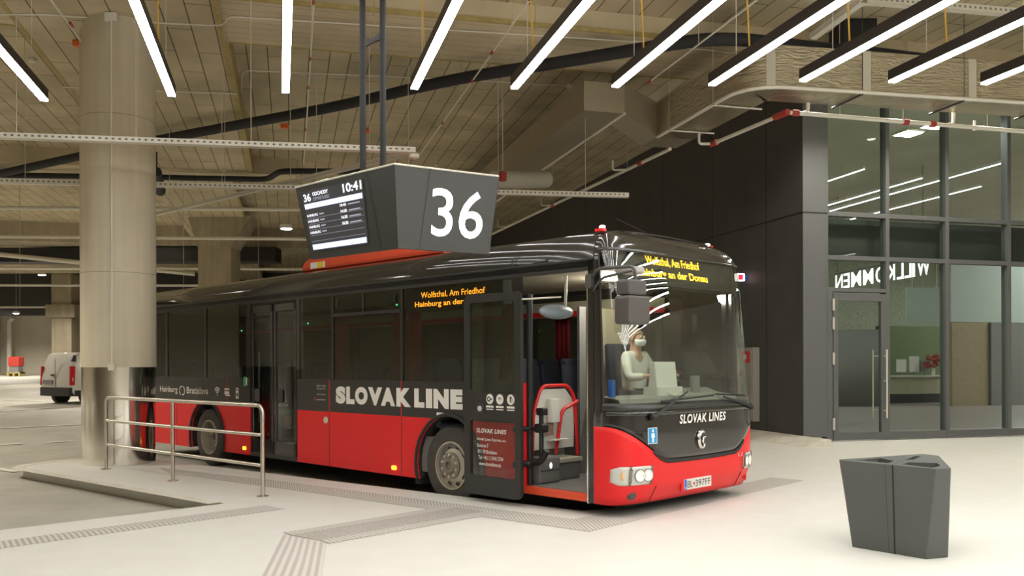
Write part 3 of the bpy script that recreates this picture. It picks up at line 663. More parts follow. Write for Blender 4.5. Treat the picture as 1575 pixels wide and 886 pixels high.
tray(pz(1252, 62, 6.3), pz(1330, 6, 6.3), .08, 'short galvanised tray end between two black lamps, top right', m=M['galv'], slots=False, nrod=2)
def conduit(pts, label):
    return tag(MB().tube(fillet(pts, .1), .012, 6).build('conduit', M['white'], smooth=True), label, 'conduit')
A = lambda x, y, z: pz(x, y, z)
conduit([A(-40, 19, 6.985), A(0, 20, 6.985), A(70, 20, 6.985), A(138, 25, 6.985)], 'thin white conduit on the beam left of the round column head')
conduit([A(228, 33, 6.985), A(330, 38, 6.985), A(346, 36, 6.985), A(352, 24, 7.03), A(525, 35, 7.03), A(1000, 66, 7.03)], 'thin white conduit on the ceiling from the column head across to the right')
conduit([A(372, 150, 7.385), A(373, 112, 7.385), A(380, 107, 7.385), A(660, 120, 7.385), A(876, 132, 7.385)], 'thin white conduit on the slab ending at a small white box')
conduit([A(98, 132, 6.98), A(365, 143, 6.98)], 'short thin white conduit crossing the beam behind the round column')
conduit([A(1035, 73, 7.03), A(1160, 85, 7.03)], 'short thin white conduit between two lamps near the duct bend')
def detector(p, label):
    t = MB().lathe([(.055, 0), (.075, -.02), (.07, -.06), (.03, -.08)], p, (0, 0, 1), 16).build('smoke_detector', M['white'], smooth=True); return tag(t, label, 'detector')
for x, y, zz, lb in ((877, 130, 7.4, 'small white detector on the slab at the end of a conduit'), (51, 88, 7.4, 'small white detector on the slab at the far left beside the first lamp'), (672, 252, 7.4, 'tiny white detector on the slab behind the stand sign')):
    detector(pz(x, y, zz), lb)
detector(Vector((-1.4, 12.95, 4.60)), 'white detector under the end of the front cable tray')
# orange boxes on the slab
for x, y, lb in ((123, 62, 'orange junction box on the beam left of the round column'), (439, 191, 'orange junction box on the slab right of the beam'), (565, 199, 'pair of orange junction boxes on the slab behind the sign tubes'), (1004, 97, 'small orange junction box near the duct jog')):
    p = pz(x, y, 6.98 if x < 200 else 7.38); o = MB().rbox((p.x-.09, p.y-.06, p.z-.08), (p.x+.09, p.y+.06, p.z+.01), .02, 2).build('junction_box', M['orange_clamp']); tag(o, lb, 'junction box', 'orange junction boxes')
# black box put in for the dark zone deep in the garage
o = MB().box((-39.8, 38, 5.95), (-10, 39, 6.55)).build('dark_box', M['black']); tag(o, 'long black box put in for the dark zone under the far garage ceiling', 'duct')
o = MB().tube([px(-40, 385, 34), px(300, 420, 37)], .09, 8).build('grey_pipe', M['galv']); tag(o, 'slanting grey pipe in front of the long black box in the far garage', 'pipe')
# garage downlights
def downlight(x, y, Y, label, watts, vis=.16):
    p = px(x, y, Y); t = empty('downlight', p, 0, label, 'light', 'garage downlights')
    MB().lathe([(vis*1.25, 0), (vis*1.25, .12), (.05, .14)], (0,0,0), (0,0,1), 20).build('housing', M['white'], t)
    MB().lathe([(.01, -.012), (vis, -.012), (vis, -.002)], (0,0,0), (0,0,1), 20).build('lens', M['down'], t)
    MB().tube([(0, 0, .12), (0, 0, 7.39-p.z)], .012, 6).build('stem', M['galv'], t)
    l = bpy.data.lights.new('downlight_lamp', 'SPOT'); l.energy = watts*4; l.spot_size = math.radians(150); l.spot_blend = .5; l.color = (1, .93, .8); l.shadow_soft_size = .15
    lo = bpy.data.objects.new('downlight_lamp', l); COL.objects.link(lo); lo.parent = t; lo.location = (0, 0, -.05)
downlight(65, 421, 45, 'glowing round downlight left of the round column, far back', GARAGE*.7)
downlight(441, 351, 28, 'glowing downlight just left of the stand sign', GARAGE*.7)
downlight(-12, 473, 56, 'glowing downlight at the left picture edge by the pale wall', GARAGE*.45)
downlight(105, 478, 57, 'glowing downlight beside the far column', GARAGE*.45)
downlight(200, 395, 36, 'added downlight hidden behind the round column', GARAGE)  # added out of sight to light the far roadway
downlight(-150, 380, 32, 'added downlight over the roadway left of the picture', GARAGE*.7)  # added beyond the left edge, also for the roadway
downlight(25, 480, 55, 'glowing downlight above the red fire cart', GARAGE*.35)
downlight(-260, 250, 18, 'added downlight over the near roadway left of the picture', GARAGE*.4)  # added out of view for more light on the column from the left
downlight(-420, 180, 13, 'added downlight over the next bay, well left of the picture', GARAGE*.4)  # second added lamp filling the column from the left
for x, y, lb in ((-30, 14, 'added downlight over the roadway far left of the picture'), (-30, 26, 'added downlight over the roadway beyond the left picture edge'), (-30, 2, 'added downlight over the roadway left behind the viewer')):  # unseen lamps added to brighten what the steel sleeve mirrors
    downlight(CX+FOC*x/y, HY-4.9*FOC/y, y, lb, GARAGE*1.1)
for x, y, lb in ((5.3, 15.75, 'added downlight hidden between the foil duct and the dark wall corner'), (7.2, 16.3, 'added downlight hidden between the foil duct and the glazed front, above the door'), (9.1, 16.85, 'added downlight hidden between the foil duct and the right panes')):  # lamps added behind the duct to brighten the floor and glazed front
    downlight(CX+FOC*x/y, HY-5.05*FOC/y, y, lb, GARAGE*.11, .09)

# ------------------------------------------------------------------ stand sign 36
sg = empty('stand_sign', (-1.2, 8.2, 2.53), 0, 'grey hanging stand sign with a departures screen and a big white 36', 'sign')
O_ = Vector((-1.2, 8.2, 2.53))
tA, tB, tC = Vector((-2.04, 8.49, 3.23)), Vector((-.974, 7.5, 3.23)), Vector((-.113, 8.01, 3.23))
bA, bB, bC = Vector((-1.85, 8.27, 2.53)), Vector((-.946, 7.49, 2.53)), Vector((-.204, 7.93, 2.53))
def onto(p, a, b, c):                   # slide p along its sight line into the plane a, b, c
    n = (b-a).cross(c-a); e = Vector((0, 0, EYE)); return e+(p-e)*((a-e).dot(n)/(p-e).dot(n))
bA = onto(bA, tA, tB, bB); bC = onto(bC, tB, tC, bB)
def inn(v, d=.05):                      # inner skin of the panels
    return v+Vector((.10, .995, 0))*d
pts_o = [tA, tB, tC, bC, bB, bA]
MB().add([v-O_ for v in pts_o]+[inn(v)-O_ for v in pts_o], [(0, 1, 4, 5), (1, 2, 3, 4), (6, 11, 10, 7), (7, 10, 9, 8), (0, 6, 7, 1), (1, 7, 8, 2), (2, 8, 9, 3), (3, 9, 10, 4), (4, 10, 11, 5), (5, 11, 6, 0)]).build('housing', M['sign'], sg)
tm_ = [inn(tA.lerp(tB, .35), .04), inn(tB.lerp(tC, .55), .04)]
MB().tube([tm_[0]-O_+Vector((0, 0, -.06)), Vector((-.16, .03, .62)), Vector((.025, .03, .62)), tm_[1]-O_+Vector((0, 0, -.06))], .025, 8).build('carrier_bar', M['darkgrey'], sg)
MB().tube([v-O_+Vector((0, 0, .004)) for v in (tA, tB, tC)], .009, 6).build('top_edge', M['galv'], sg)
def face(t0, t1, b0, b1):
    n = (t1-t0).cross(b0-t0).normalized(); n = -n if n.y > 0 else n
    return lambda u, v, d: (b0*(1-u)+b1*u)*(1-v)+(t0*(1-u)+t1*u)*v+n*d-O_
fl = face(tA, tB, bA, bB); fr_ = face(tB, tC, bB, bC)
MB().add([fl(.737, 1, .003), fl(.745, 1, .003), fl(.832, 0, .003), fl(.824, 0, .003)], [(0, 1, 2, 3)]).build('panel_joint', M['black'], sg)
MB().add([fr_(.325, 1, .003), fr_(.333, 1, .003), fr_(.228, 0, .003), fr_(.220, 0, .003)], [(0, 1, 2, 3)]).build('panel_joint', M['black'], sg)
sc_ = MB().add([fl(.055, .10, .004), fl(.70, .10, .004), fl(.70, .92, .004), fl(.055, .92, .004)], [(0, 1, 2, 3)]).build('screen', M['scr_bg'], sg, solid=.003)
def sl(u, v, d): return fl(.055+u*.645, .10+v*.82, .009+d)
m = MB()
m.text('36', sl, .03, .82, .12, .13, .02).text('ODCHODY', sl, .19, .895, .26, .06, .02).text('10:41', sl, .69, .84, .29, .14, .02)
for k in range(4):
    v = .565-.095*k; m.text('HAINBURG', sl, .03, v, .19, .042, .012)
for k, tx in enumerate(('10:45', '14:28', '16:28', '18:28')): m.text(tx, sl, .61, .635-.095*k, .10, .045, .015)
m.build('screen_lettering', M['scr_txt'], sc_)
m = MB().text('DEPARTURES', sl, .19, .815, .27, .055)
for k in range(4):
    m.rect(sl, .245, .575-.095*k, .08, .022, .001).rect(sl, .74, .645-.095*k, .19, .018, .001)
for k in range(6): m.rect(sl, .03, .535-.095*k, .94, .004, .001)
m.build('screen_small_text', M['scr_dim'], sc_)
for v in (.70, .02): MB().rect(sl, .02, v, .96, .085, .001).build('screen_bar', M['scr_bar'], sc_)
MB().text('36', fr_, .345, .175, .545, .60, .006, 0, .004).build('stand_number', M['led_white'], sg)
for sx in (-1.36, -1.175): MB().tube([(sx+1.2, .03, .6), (sx+1.2, .03, 4.87)], .028, 12).build('hanging_tube', M['blackpipe'], sg, smooth=True)
MB().prism([(-.16, .015, 1.93), (-.14, .015, 2.00), (-.06, .015, 2.02), (0, .015, 2.06), (.025, .015, 2.12), (.025, .015, 2.06), (0, .015, 2.0), (-.06, .015, 1.98), (-.11, .015, 1.95)], (0, .03, 0)).build('tube_bracket', M['darkgrey'], sg)
MB().tube([(-.6, .1, .71), (-.5, .1, .74), (-.4, .05, .71), (-.25, .0, .74), (-.16, .03, .72)], .012, 6).build('cable', M['galv'], sg)

# ------------------------------------------------------------------ handrail on the island
ra, rb = Vector((-6.09, 13.47, 0)), Vector((-2.95, 10.62, 0)); rd = (rb-ra); RL = rd.length
hr = empty('handrail', ra, math.atan2(rd.y, rd.x), 'brushed steel handrail with three posts standing on the kerbed island', 'handrail')
R_ = .026
MB().tube(fillet([(0, 0, .01), (0, 0, 1.08), (RL, 0, 1.08), (RL, 0, .01)], .12, 6), R_, 12).build('top_rail', M['rail'], hr, smooth=True)
for z in (.37, .73): MB().tube([(0, 0, z), (RL, 0, z)], R_*.85, 10).build('cross_rail', M['rail'], hr, smooth=True)
MB().tube([(RL*.485, 0, .01), (RL*.485, 0, 1.08)], R_, 12).build('middle_post', M['rail'], hr, smooth=True)
for x in (0, RL*.485, RL):
    MB().lathe([(.07, 0), (.07, .012), (.03, .014)], (x, 0, 0), (0, 0, 1), 20).build('base_flange', M['rail'], hr)

# ------------------------------------------------------------------ waste bin
bt = [Vector((x, y, .735)) for x, y in ((2.787, 7.62), (3.30, 7.0), (3.44, 7.045), (3.79, 7.98), (3.72, 8.15), (2.80, 7.70))]
bb = [Vector((x, y, 0)) for x, y in ((2.87, 7.55), (3.28, 7.13), (3.49, 7.2), (3.74, 7.97), (3.67, 8.08), (2.88, 7.62))]
nb_ = (bt[1]-bt[0]).cross(bb[1]-bt[0]).normalized(); bb[0] = bb[0]-nb_*(bb[0]-bt[0]).dot(nb_); bb[0].z = 0
bo = Vector((3.3, 7.5, 0)); bn = empty('waste_bin', bo, 0, 'dark grey three-part recycling bin with angular tapered sides on the pale floor', 'bin')
n_ = 6
shell = MB().add([v-bo for v in bb]+[v-bo for v in bt], [(0, 1, 2, 3, 4, 5)[::-1], tuple(range(6, 12))]+[(i, (i+1) % 6, 6+(i+1) % 6, 6+i) for i in range(6)]).build('body', M['bin'], bn, bevel=.006)
o1 = [(1316, 709.3), (1354, 706.3), (1374, 710.6), (1366, 714.0)]; o2 = [(1386, 716), (1396, 712.9), (1441, 714.2), (1446, 718.6), (1433, 721.2)]; o3 = [(1392, 708.7), (1407, 703.3), (1417, 703.4), (1404, 709.0)]
def cut(o, cutter):
    c = cutter; c.parent = o.parent; md = o.modifiers.new('cut', 'BOOLEAN'); md.object = c; md.operation = 'DIFFERENCE'; md.solver = 'EXACT'
    bpy.context.view_layer.update(); dg = bpy.context.evaluated_depsgraph_get()
    me = bpy.data.meshes.new_from_object(o.evaluated_get(dg)); o.modifiers.clear(); o.data = me
    bpy.data.objects.remove(c)
for q in (o1, o2, o3):
    pts = [pz(x, y, .735) for x, y in q]; c0 = sum(pts, Vector())/len(pts)
    cut(shell, MB().prism([p-bo+Vector((0, 0, -.30)) for p in pts], (0, 0, .5)).build('cutter', M['bin']))
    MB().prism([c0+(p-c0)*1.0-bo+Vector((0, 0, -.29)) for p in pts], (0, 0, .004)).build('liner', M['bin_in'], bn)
    if q is not o3:
        g = MB()
        for k in range(14):
            w = [random.random() for _ in pts]; p = sum((pp*ww for pp, ww in zip(pts, w)), Vector())/sum(w); p = c0.lerp(p, .8)-bo
            g.ball(p+Vector((0, 0, -.12-random.random()*.08)), (.03, .04, .025), 7, 5)
        g.build('rubbish', M['cab_white'], bn)
# grooves between the three units
def strip3(pa, pb, w, name, lift):
    a, b = pa-bo, pb-bo; view = (a+bo-Vector((0, 0, EYE))).normalized(); s = (b-a).cross(view).normalized()*w/2
    return MB().add([a-s-view*lift, b-s-view*lift, b+s-view*lift, a+s-view*lift], [(0, 1, 2, 3)]).build(name, M['black'], bn, solid=.002)
fa = bt[0].lerp(bt[1], .565); fb = bb[0].lerp(bb[1], .565)
out = Vector((-.77, -.63, 0))*.002
g = MB(); dd = (bt[1]-bt[0]).normalized()*.007
g.add([fa-dd-bo+out, fa+dd-bo+out, fb+dd-bo+out, fb-dd-bo+out], [(0, 1, 2, 3)]); g.build('unit_joint', M['black'], bn)
dd = dd*.2; off = (bt[1]-bt[0])*-.08; off2 = (bb[1]-bb[0])*-.085
MB().add([fa+off-dd-bo+out, fa+off+dd-bo+out, fb+off2+dd-bo+out, fb+off2-dd-bo+out], [(0, 1, 2, 3)]).build('panel_joint', M['black'], bn)
ctr = pz(1384, 709.8, .735); up = Vector((0, 0, .0015))
for tgt in (fa, pz(1358, 703.6, .735), pz(1452, 714, .735)):
    d = (tgt-ctr).normalized(); s = Vector((-d.y, d.x, 0))*.003
    MB().add([ctr-s-bo+up, tgt-s-bo+up, tgt+s-bo+up, ctr+s-bo+up], [(0, 1, 2, 3)]).build('lid_joint', M['black'], bn)

# ------------------------------------------------------------------ things on the dark side wall
def wallpt(x, y):                       # point of the dark side wall under a pixel
    r = Vector(((x-CX)/FOC, 1, 0)); n = TW; t = BC.dot(n)/r.dot(n); return Vector((r.x*t, t, EYE+(HY-y)/FOC*t))
p = wallpt(1148, 428); es = empty('exit_sign', p, BA, 'small lit red and white sign on the dark wall right of the bus', 'sign')
MB().rbox((-.26, -.05, -.085), (-.06, .05, .085), .02, 1).build('lit_box', mat('exit_white', (1, .85, .9), .5, emit=1.6), es)
MB().rbox((-.22, -.056, -.055), (-.11, -.05, .055), .01, 1).build('red_symbol', mat('exit_red', (.9, .03, .08), .5, emit=.9), es)
MB().box((-.06, -.03, -.06), (.01, .03, .06)).build('bracket', M['blue_plate'], es)
p = wallpt(1168, 588); cb = empty('hydrant_cabinet', (p.x, p.y, .32), BA, 'light grey fire hydrant cabinet on the dark wall behind the bus front', 'cabinet')
MB().rbox((-.16, 0, 0), (0, 1.0, 1.58), .01, 1).build('body', mat('cabinet', (.32, .30, .27), .5), cb)
MB().box((-.172, .03, .05), (-.16, .96, .74)).build('lower_door', mat('cabinet2', (.34, .32, .285), .5), cb)
MB().box((-.172, .03, .78), (-.16, .96, 1.54)).build('upper_door', mat('cabinet3', (.34, .32, .285), .5), cb)
MB().box((-.178, .1, 1.25), (-.172, .45, 1.5)).build('fire_sign', mat('fire_sign', (.65, .03, .04), .5), cb)
MB().box((-.181, .22, 1.33), (-.178, .33, 1.43)).build('fire_sign_symbol', M['decal'], cb)
MB().box((-.19, .4, .95), (-.172, .5, 1.1)).build('handle', M['red_clamp'], cb)

# ------------------------------------------------------------------ the bus (x forward, y to its left, z up from the road)
bus = empty('bus', BO, BR, 'red and black low-entry bus with its front door open, standing at stand 36', 'bus')
BL = -11.6; HW = 1.275
LZ = [(.26, .34), (.45, .45), (.70, .48), (1.0, .48), (1.22, .47), (1.3, .44), (2.0, .38), (2.6, .30), (2.85, .24), (2.95, .19), (3.03, .12), (3.08, .05), (3.11, 0)]
WZ = [(2.76, 1.275), (2.86, 1.268), (2.95, 1.24), (3.03, 1.16), (3.08, 1.04), (3.11, .85)]
def lerp_t(T, z):
    if z <= T[0][0]: return T[0][1]
    for (a, va), (b, vb) in zip(T, T[1:]):
        if z <= b: return va+(vb-va)*(z-a)/(b-a)
    return T[-1][1]
def fxx(y, z):                          # x of the front surface at (y, z)
    w = lerp_t(WZ, z); k = min(1, abs(y)/w); return lerp_t(LZ, z)*max(0, 1-k**4.5)**(1/4.5)
PL = []
for f in (0, .1, .2, .3, .4, .5, .6, .68, .75, .81): PL.append((-(1-f**4.5)**(1/4.5), f))
for k in range(21):
    y = -.86+1.72*k/20; PL.append((y, (1-abs(y)**4.5)**(1/4.5)))
PL += [(-a, b) for a, b in PL[:10][::-1]]
def fpt(i, z, off=0):
    yf, xf = PL[i]; w = lerp_t(WZ, z); L = lerp_t(LZ, z)
    return Vector((L*xf+off*xf, w*yf+off*(yf if abs(yf) > .9 else 0), z))
NP = len(PL)
def patch(name, i0, i1, lo, hi, nz, m, off=0, solid=.012, parent=None):
    rows = []
    for k in range(nz+1):
        r = []
        for i in range(i0, i1+1):
            y = PL[i][0]*HW; a = lo(y) if callable(lo) else lo; b = hi(y) if callable(hi) else hi
            r.append(fpt(i, a+(b-a)*k/nz, off))
        rows.append(r)
    return MB().grid(rows).build(name, m, parent or bus, smooth=True, solid=solid)
def wing(y):                            # edge between the red bumper and the black front panel
    y = abs(y)
    if y < .72: return .685+.012*(y/.72)**2
    return .697+(1.06-.697)*((y-.72)/(HW-.72))**.95
patch('bumper', 0, NP-1, .27, wing, 10, M['red'])
MB().grid([[fpt(i, .27) for i in range(NP)], [fpt(i, .27)-Vector((.25, 0, -.02)) for i in range(NP)]]).build('bumper_lip', M['black'], bus)
patch('front_panel', 2, NP-3, lambda y: wing(y)+.016, 1.25, 8, M['gloss'], .004)
patch('grille_slot', 12, NP-13, lambda y: wing(y)-.022, lambda y: wing(y)+.016, 1, M['black'], .006, .004)
patch('scuttle_trim', 3, NP-4, 1.175, 1.215, 2, M['gloss'], .022, .02)
patch('scuttle_panel', 2, NP-3, 1.21, 1.30, 2, M['band'], .012, .012)
patch('corner_pillar', 0, 3, lambda y: wing(y), 2.86, 16, M['gloss'], .0)
patch('corner_pillar', NP-4, NP-1, lambda y: wing(y), 2.86, 16, M['gloss'], .0)
patch('windscreen', 3, NP-4, 1.29, 2.86, 16, M['wind'], .002, 0)
patch('roof_front', 0, NP-1, 2.86, 3.11, 8, M['gloss'])
# windscreen edge seal
MB().tube([fpt(i, 2.862, .006) for i in range(2, NP-2)], .010, 6).build('seal', M['band'], bus, smooth=True)
for i in (3, NP-4): MB().tube([fpt(i, 1.29+(2.86-1.29)*k/14, .004) for k in range(15)], .009, 6).build('seal', M['rubber'], bus, smooth=True)
# roof
prof = [(-1.275, 2.70)]+[(-w, z) for z, w in WZ]; prof = prof+[(-.5, 3.125), (0, 3.13)]; prof = prof+[(-y, z) for y, z in prof[:-1][::-1]]
MB().grid([[(x, y, z) for y, z in prof] for x in (BL, -9, -6, -3, 0)]).build('roof', M['gloss'], bus, smooth=True, solid=.02)
for sy in (-1, 1): MB().tube([(BL, sy*1.272, 2.775), (0, sy*1.272, 2.775)], .010, 6).build('gutter', M['band'], bus)
def side_panel(name, x0, x1, z0, z1, m, arch=None, sy=-1, th=.03, off=0):
    y = sy*(HW+off); pts = [(x0, z0)]
    if arch:
        ax, ar = arch; az = .48
        a0 = math.asin((z0-az)/ar)
        n = 20
        for k in range(n+1):
            a = (math.pi-a0)+((a0)-(math.pi-a0))*k/n
            px_, pz_ = ax+ar*math.cos(a), az+ar*math.sin(a)
            pts.append((px_, min(pz_, z1-.0001) if z1 < az+ar else pz_))
    pts += [(x1, z0), (x1, z1), (x0, z1)]
    return MB().prism([(x, y, z) for x, z in pts], (0, -sy*th, 0)).build(name, m, bus)
AR = .60
def arch_poly(name, x0, x1, z0, z1, m, ax, sy):   # panel above/around the arch, split either side of it
    side_panel(name, x0, ax-AR*.985, z0, z1, m, None, sy)
    side_panel(name, ax+AR*.985, x1, z0, z1, m, None, sy)
for sy in (-1, 1):
    spans = [(BL, -7.0, -8.45), (-5.62, -1.03, -2.25)] if sy < 0 else [(BL, -7.0, -8.45), (-7.0, 0, -2.25)]
    for x0, x1, ax in spans:
        side_panel('lower_panel', x0, x1, .28, 1.04, M['red'], (ax, AR), sy) if .48+AR < 1.04 else None
        # arch rises above the red band: cut both bands with the same circle
        az = .48; n = 24; y = sy*HW; th = Vector((0, -sy*.03, 0))
        def arc_pts(za, zb, left):
            out = []
            for k in range(13):
                z = za+(min(zb, az+AR)-za)*k/12; c = math.sqrt(max(0, AR*AR-(z-az)**2)); out.append((ax-c if left else ax+c, z))
            return out
        L_ = arc_pts(.28, 1.04, True); R_2 = arc_pts(.28, 1.04, False)
        MB().prism([Vector((x, y, z)) for x, z in [(x0, .28)]+L_+[(x0, 1.04)]], th).build('lower_panel', M['red'], bus)
        MB().prism([Vector((x, y, z)) for x, z in [(x1, 1.04)]+R_2[::-1]+[(x1, .28)]], th).build('lower_panel', M['red'], bus)
        c4 = math.sqrt(AR*AR-(1.04-az)**2); top = [(ax+AR*math.cos(a), az+AR*math.sin(a)) for a in [math.acos(c4/AR)+(math.pi-2*math.acos(c4/AR))*k/10 for k in range(11)]]
        MB().prism([Vector((x, y, z)) for x, z in [(x0, 1.04)]+top[::-1]+[(x1, 1.04), (x1, 1.49), (x0, 1.49)]], th).build('side_band', M['band'], bus)
        # wheel arch lip and housing
        pts = [(ax+(AR+.012)*math.cos(a), y+sy*.012, az+(AR+.012)*math.sin(a)) for a in [math.radians(-19+218*k/24) for k in range(25)]]
        MB().tube(pts, .022, 6).build('wheel_arch_lip', M['rubber'], bus, smooth=True)
        rows = [[(ax+AR*math.cos(a), y-sy*d, az+AR*math.sin(a)) for a in [math.radians(-19+218*k/24) for k in range(25)]] for d in (.02, .55)]
        MB().grid(rows).add([r for r in rows[1]], [tuple(range(25))]).build('wheel_housing', M['rubber'], bus)
    # upper band and posts
    side_panel('upper_band', BL, 0, 2.66, 2.775, M['band'], None, sy, .03)
posts_r = [(-11.6, -11.35), (-10.05, -9.97), (-8.55, -8.47), (-7.12, -6.98), (-5.64, -5.56), (-4.745, -4.685), (-3.19, -3.13), (-1.16, -1.03)]
posts_l = [(-11.6, -11.3), (-9.55, -9.45), (-7.75, -7.65), (-6.05, -5.95), (-4.35, -4.25), (-2.65, -2.55), (-1.05, -.95)]
for sy, ps in ((-1, posts_r), (1, posts_l)):
    for x0, x1 in ps: side_panel('window_post', x0, x1, 1.49, 2.66, M['gloss'], None, sy)
    for (a0, a1), (b0, b1) in zip(ps, ps[1:]):
        if sy < 0 and a1 == -6.98: continue
        MB().box((a1, sy*1.262-.003, 1.49), (b0, sy*1.262+.003, 2.66)).build('side_window', M['win'], bus)
MB().box((-.95, 1.259, 1.35), (-.06, 1.265, 2.66)).build('side_window', M['win'], bus)
side_panel('window_post', -.06, 0, .28, 2.775, M['gloss'], None, 1); side_panel('window_post', -.07, .0, .28, 2.775, M['gloss'], None, -1)
MB().box((-.08, -1.286, .27), (-.062, -1.268, 2.52)).build('door_edge_trim', M['chrome'], bus)
# hopper window bars
w = MB(); w.box((-4.69, -1.285, 2.365), (-3.18, -1.27, 2.405)).box((-4.0, -1.282, 2.405), (-3.97, -1.27, 2.66)).box((-4.60, -1.29, 2.5), (-4.58, -1.275, 2.6)).box((-3.3, -1.29, 2.5), (-3.28, -1.275, 2.6)); w.build('hopper_frame', M['band'], bus)
MB().box((-4.795, -1.278, 1.04), (-4.782, -1.27, 1.49)).build('red_seam', M['red'], bus); MB().box((-3.172, -1.278, 1.04), (-3.159, -1.27, 1.49)).build('red_seam', M['red'], bus)
MB().box((-7.75, -1.278, 1.04), (-7.74, -1.27, 1.49)).build('red_seam', M['red'], bus)
j = MB()
for x in (-4.79, -3.165, -9.6, -10.5): j.box((x-.004, -1.277, .29), (x+.004, -1.272, 1.04))
j.build('panel_gap', M['black'], bus)
MB().lathe([(.05, 0), (.045, .012), (.0, .014)], (-4.875, -1.275, .92), (0, -1, 0), 16).build('fuel_lock', M['galv'], bus)
for x, z in ((-3.31, .375), (-7.17, .38)): MB().rbox((x-.045, -1.292, z-.028), (x+.045, -1.27, z+.028), .02, 1).build('side_marker_light', M['amber'], bus)
# rear, floor, underbody
MB().box((BL, -1.26, .3), (BL+.05, 1.26, 2.9)).build('rear_wall', M['band'], bus)
MB().box((BL+.05, -1.24, .33), (-9.1, 1.24, .36)).box((-9.1, -.65, .33), (-7.8, .65, .36)).box((-7.8, -1.24, .33), (-2.9, 1.24, .36)).box((-2.9, -.65, .33), (-1.6, .65, .36)).box((-1.6, -1.22, .33), (.18, 1.2, .36)).build('bus_floor', M['cab_grey'], bus)
MB().box((BL+.1, -.7, .2), (-9.2, .7, .33)).box((-7.8, -.9, .2), (-3.0, .9, .33)).box((-1.5, -.9, .2), (.1, .9, .33)).build('underbody', M['black'], bus)
for x in (-2.25, -8.45): MB().tube([(x, -1.0, .48), (x, 1.0, .48)], .09, 10).build('axle', M['black'], bus)
MB().box((-2.95, -1.22, .2), (-2.86, -1.0, .8)).build('mud_flap', M['rubber'], bus)
# wheels
def wheel(x, sy, dual=False):
    y0 = sy*1.235
    t = MB().lathe([(.285, -.02), (.30, .0), (.40, .012), (.455, 0), (.478, -.03), (.482, -.07), (.482, -.22), (.46, -.27), (.3, -.28)], (x, y0, .482), (0, sy, 0), 48, False).build('tyre', M['tyre'], bus, smooth=True)
    r = MB().lathe([(.288, -.03), (.292, .008), (.272, .012), (.268, -.03), (.262, -.06 if not dual else -.12), (.22, -.05 if not dual else -.13), (.165, -.005 if not dual else -.15), (.0, -.0 if not dual else -.15)], (x, y0, .482), (0, sy, 0), 40, False).build('rim', M['rim'], t, smooth=True)
    h = MB()
    d = 0 if not dual else -.14
    h.lathe([(.162, d-.01), (.160, d+.02), (.10, d+.024), (.085, d+.05), (.055, d+.05), (.05, d+.02), (.0, d+.02)], (x, y0, .482), (0, sy, 0), 28).build('hub', M['hub'], t, smooth=True)
    hb = MB()
    for k in range(10):
        a = 2*math.pi*(k+.5)/10; MB().tube([(x+.132*math.cos(a), y0+sy*(d+.015), .482+.132*math.sin(a)), (x+.132*math.cos(a), y0+sy*(d+.045), .482+.132*math.sin(a))], .016, 6).build('wheel_nut', M['galv'], t)
        if k % 1 == 0:
            a = 2*math.pi*k/10; c = Vector((x+.232*math.cos(a), y0+sy*(-.036 if not dual else -.112), .482+.232*math.sin(a)))
            e = Vector((math.cos(a), 0, math.sin(a))); f = Vector((-math.sin(a), 0, math.cos(a)))
            hb.add([c+e*.024*math.cos(q)+f*.034*math.sin(q)+Vector((0, sy*(-.012*math.cos(q)), 0)) for q in [2*math.pi*i/12 for i in range(12)]], [tuple(range(12))])
    hb.build('vent_holes', M['black'], t)
for x, du in ((-2.25, False), (-8.45, True)):
    for sy in (-1, 1): wheel(x, sy, du)

# lettering on the side
sm = lambda u, v, d: Vector((u, -HW-d-.001, v))
m = MB()
for ch, u0, u1 in (('S', -4.623, -4.39), ('L', -4.373, -4.178), ('O', -4.168, -3.880), ('V', -3.871, -3.562), ('A', -3.59, -3.285), ('K', -3.262, -2.965), ('L', -2.90, -2.70), ('I', -2.672, -2.55), ('N', -2.528, -2.245), ('E', -2.215, -1.995)):
    m.text(ch, sm, u0, 1.162, u1-u0, .238, .075, 0, .003)
m.build('side_lettering', M['decal'], bus)
m = MB().text('Hainburg', sm, -10.28, 1.185, .72, .135, .006).text('Bratislava', sm, -9.20, 1.205, .80, .115, .006)
m.arc(sm, -9.40, 1.25, .075, .02, 100, 250).arc(sm, -9.36, 1.25, .075, .02, -70, 80).rect(sm, -9.44, 1.315, .06, .018).rect(sm, -9.38, 1.17, .06, .018)
m.build('route_lettering', M['decal'], bus)
m = MB()
for r in (.03, .06, .09): m.arc(sm, -8.08, 1.21, r*1.25, .022, 42, 138)
m.disc(sm, -8.08, 1.205, .014, .014)
m.build('wireless_symbol', M['decal'], bus); m = MB()
m.rect(sm, -7.83, 1.29, .16, .03).rect(sm, -7.83, 1.22, .16, .05).rect(sm, -7.80, 1.195, .16, .018)
m.build('card_symbol', M['decal'], bus); m = MB()
m.rect(sm, -7.45, 1.16, .09, .03).rect(sm, -7.45, 1.31, .09, .02).rect(sm, -7.45, 1.19, .02, .12).rect(sm, -7.38, 1.19, .02, .12).rect(sm, -7.43, 1.25, .05, .04)
m.build('phone_symbol', M['decal'], bus)
MB().rect(sm, -7.20, 1.36, .09, .15, .004).build('exit_sticker', M['green'], bus); MB().rect(sm, -7.115, 1.38, .035, .12, .006).build('exit_sticker', M['decal'], bus)
m = MB()
for v, s in ((1.385, 'GET IT ON'), (1.345, 'Google Play'), (1.265, 'App Store'), (1.19, 'AppGallery')): m.text(s, sm, -5.10, v, .22, .026)
m.build('store_lettering', M['decal'], bus)
MB().rect(sm, -5.17, 1.185, .05, .05).build('store_icon', M['red_clamp'], bus)
MB().rbox((-2.47, -1.28, 1.075), (-2.34, -1.275, 1.115), .005, 1).build('inspection_sticker', M['decal'], bus)
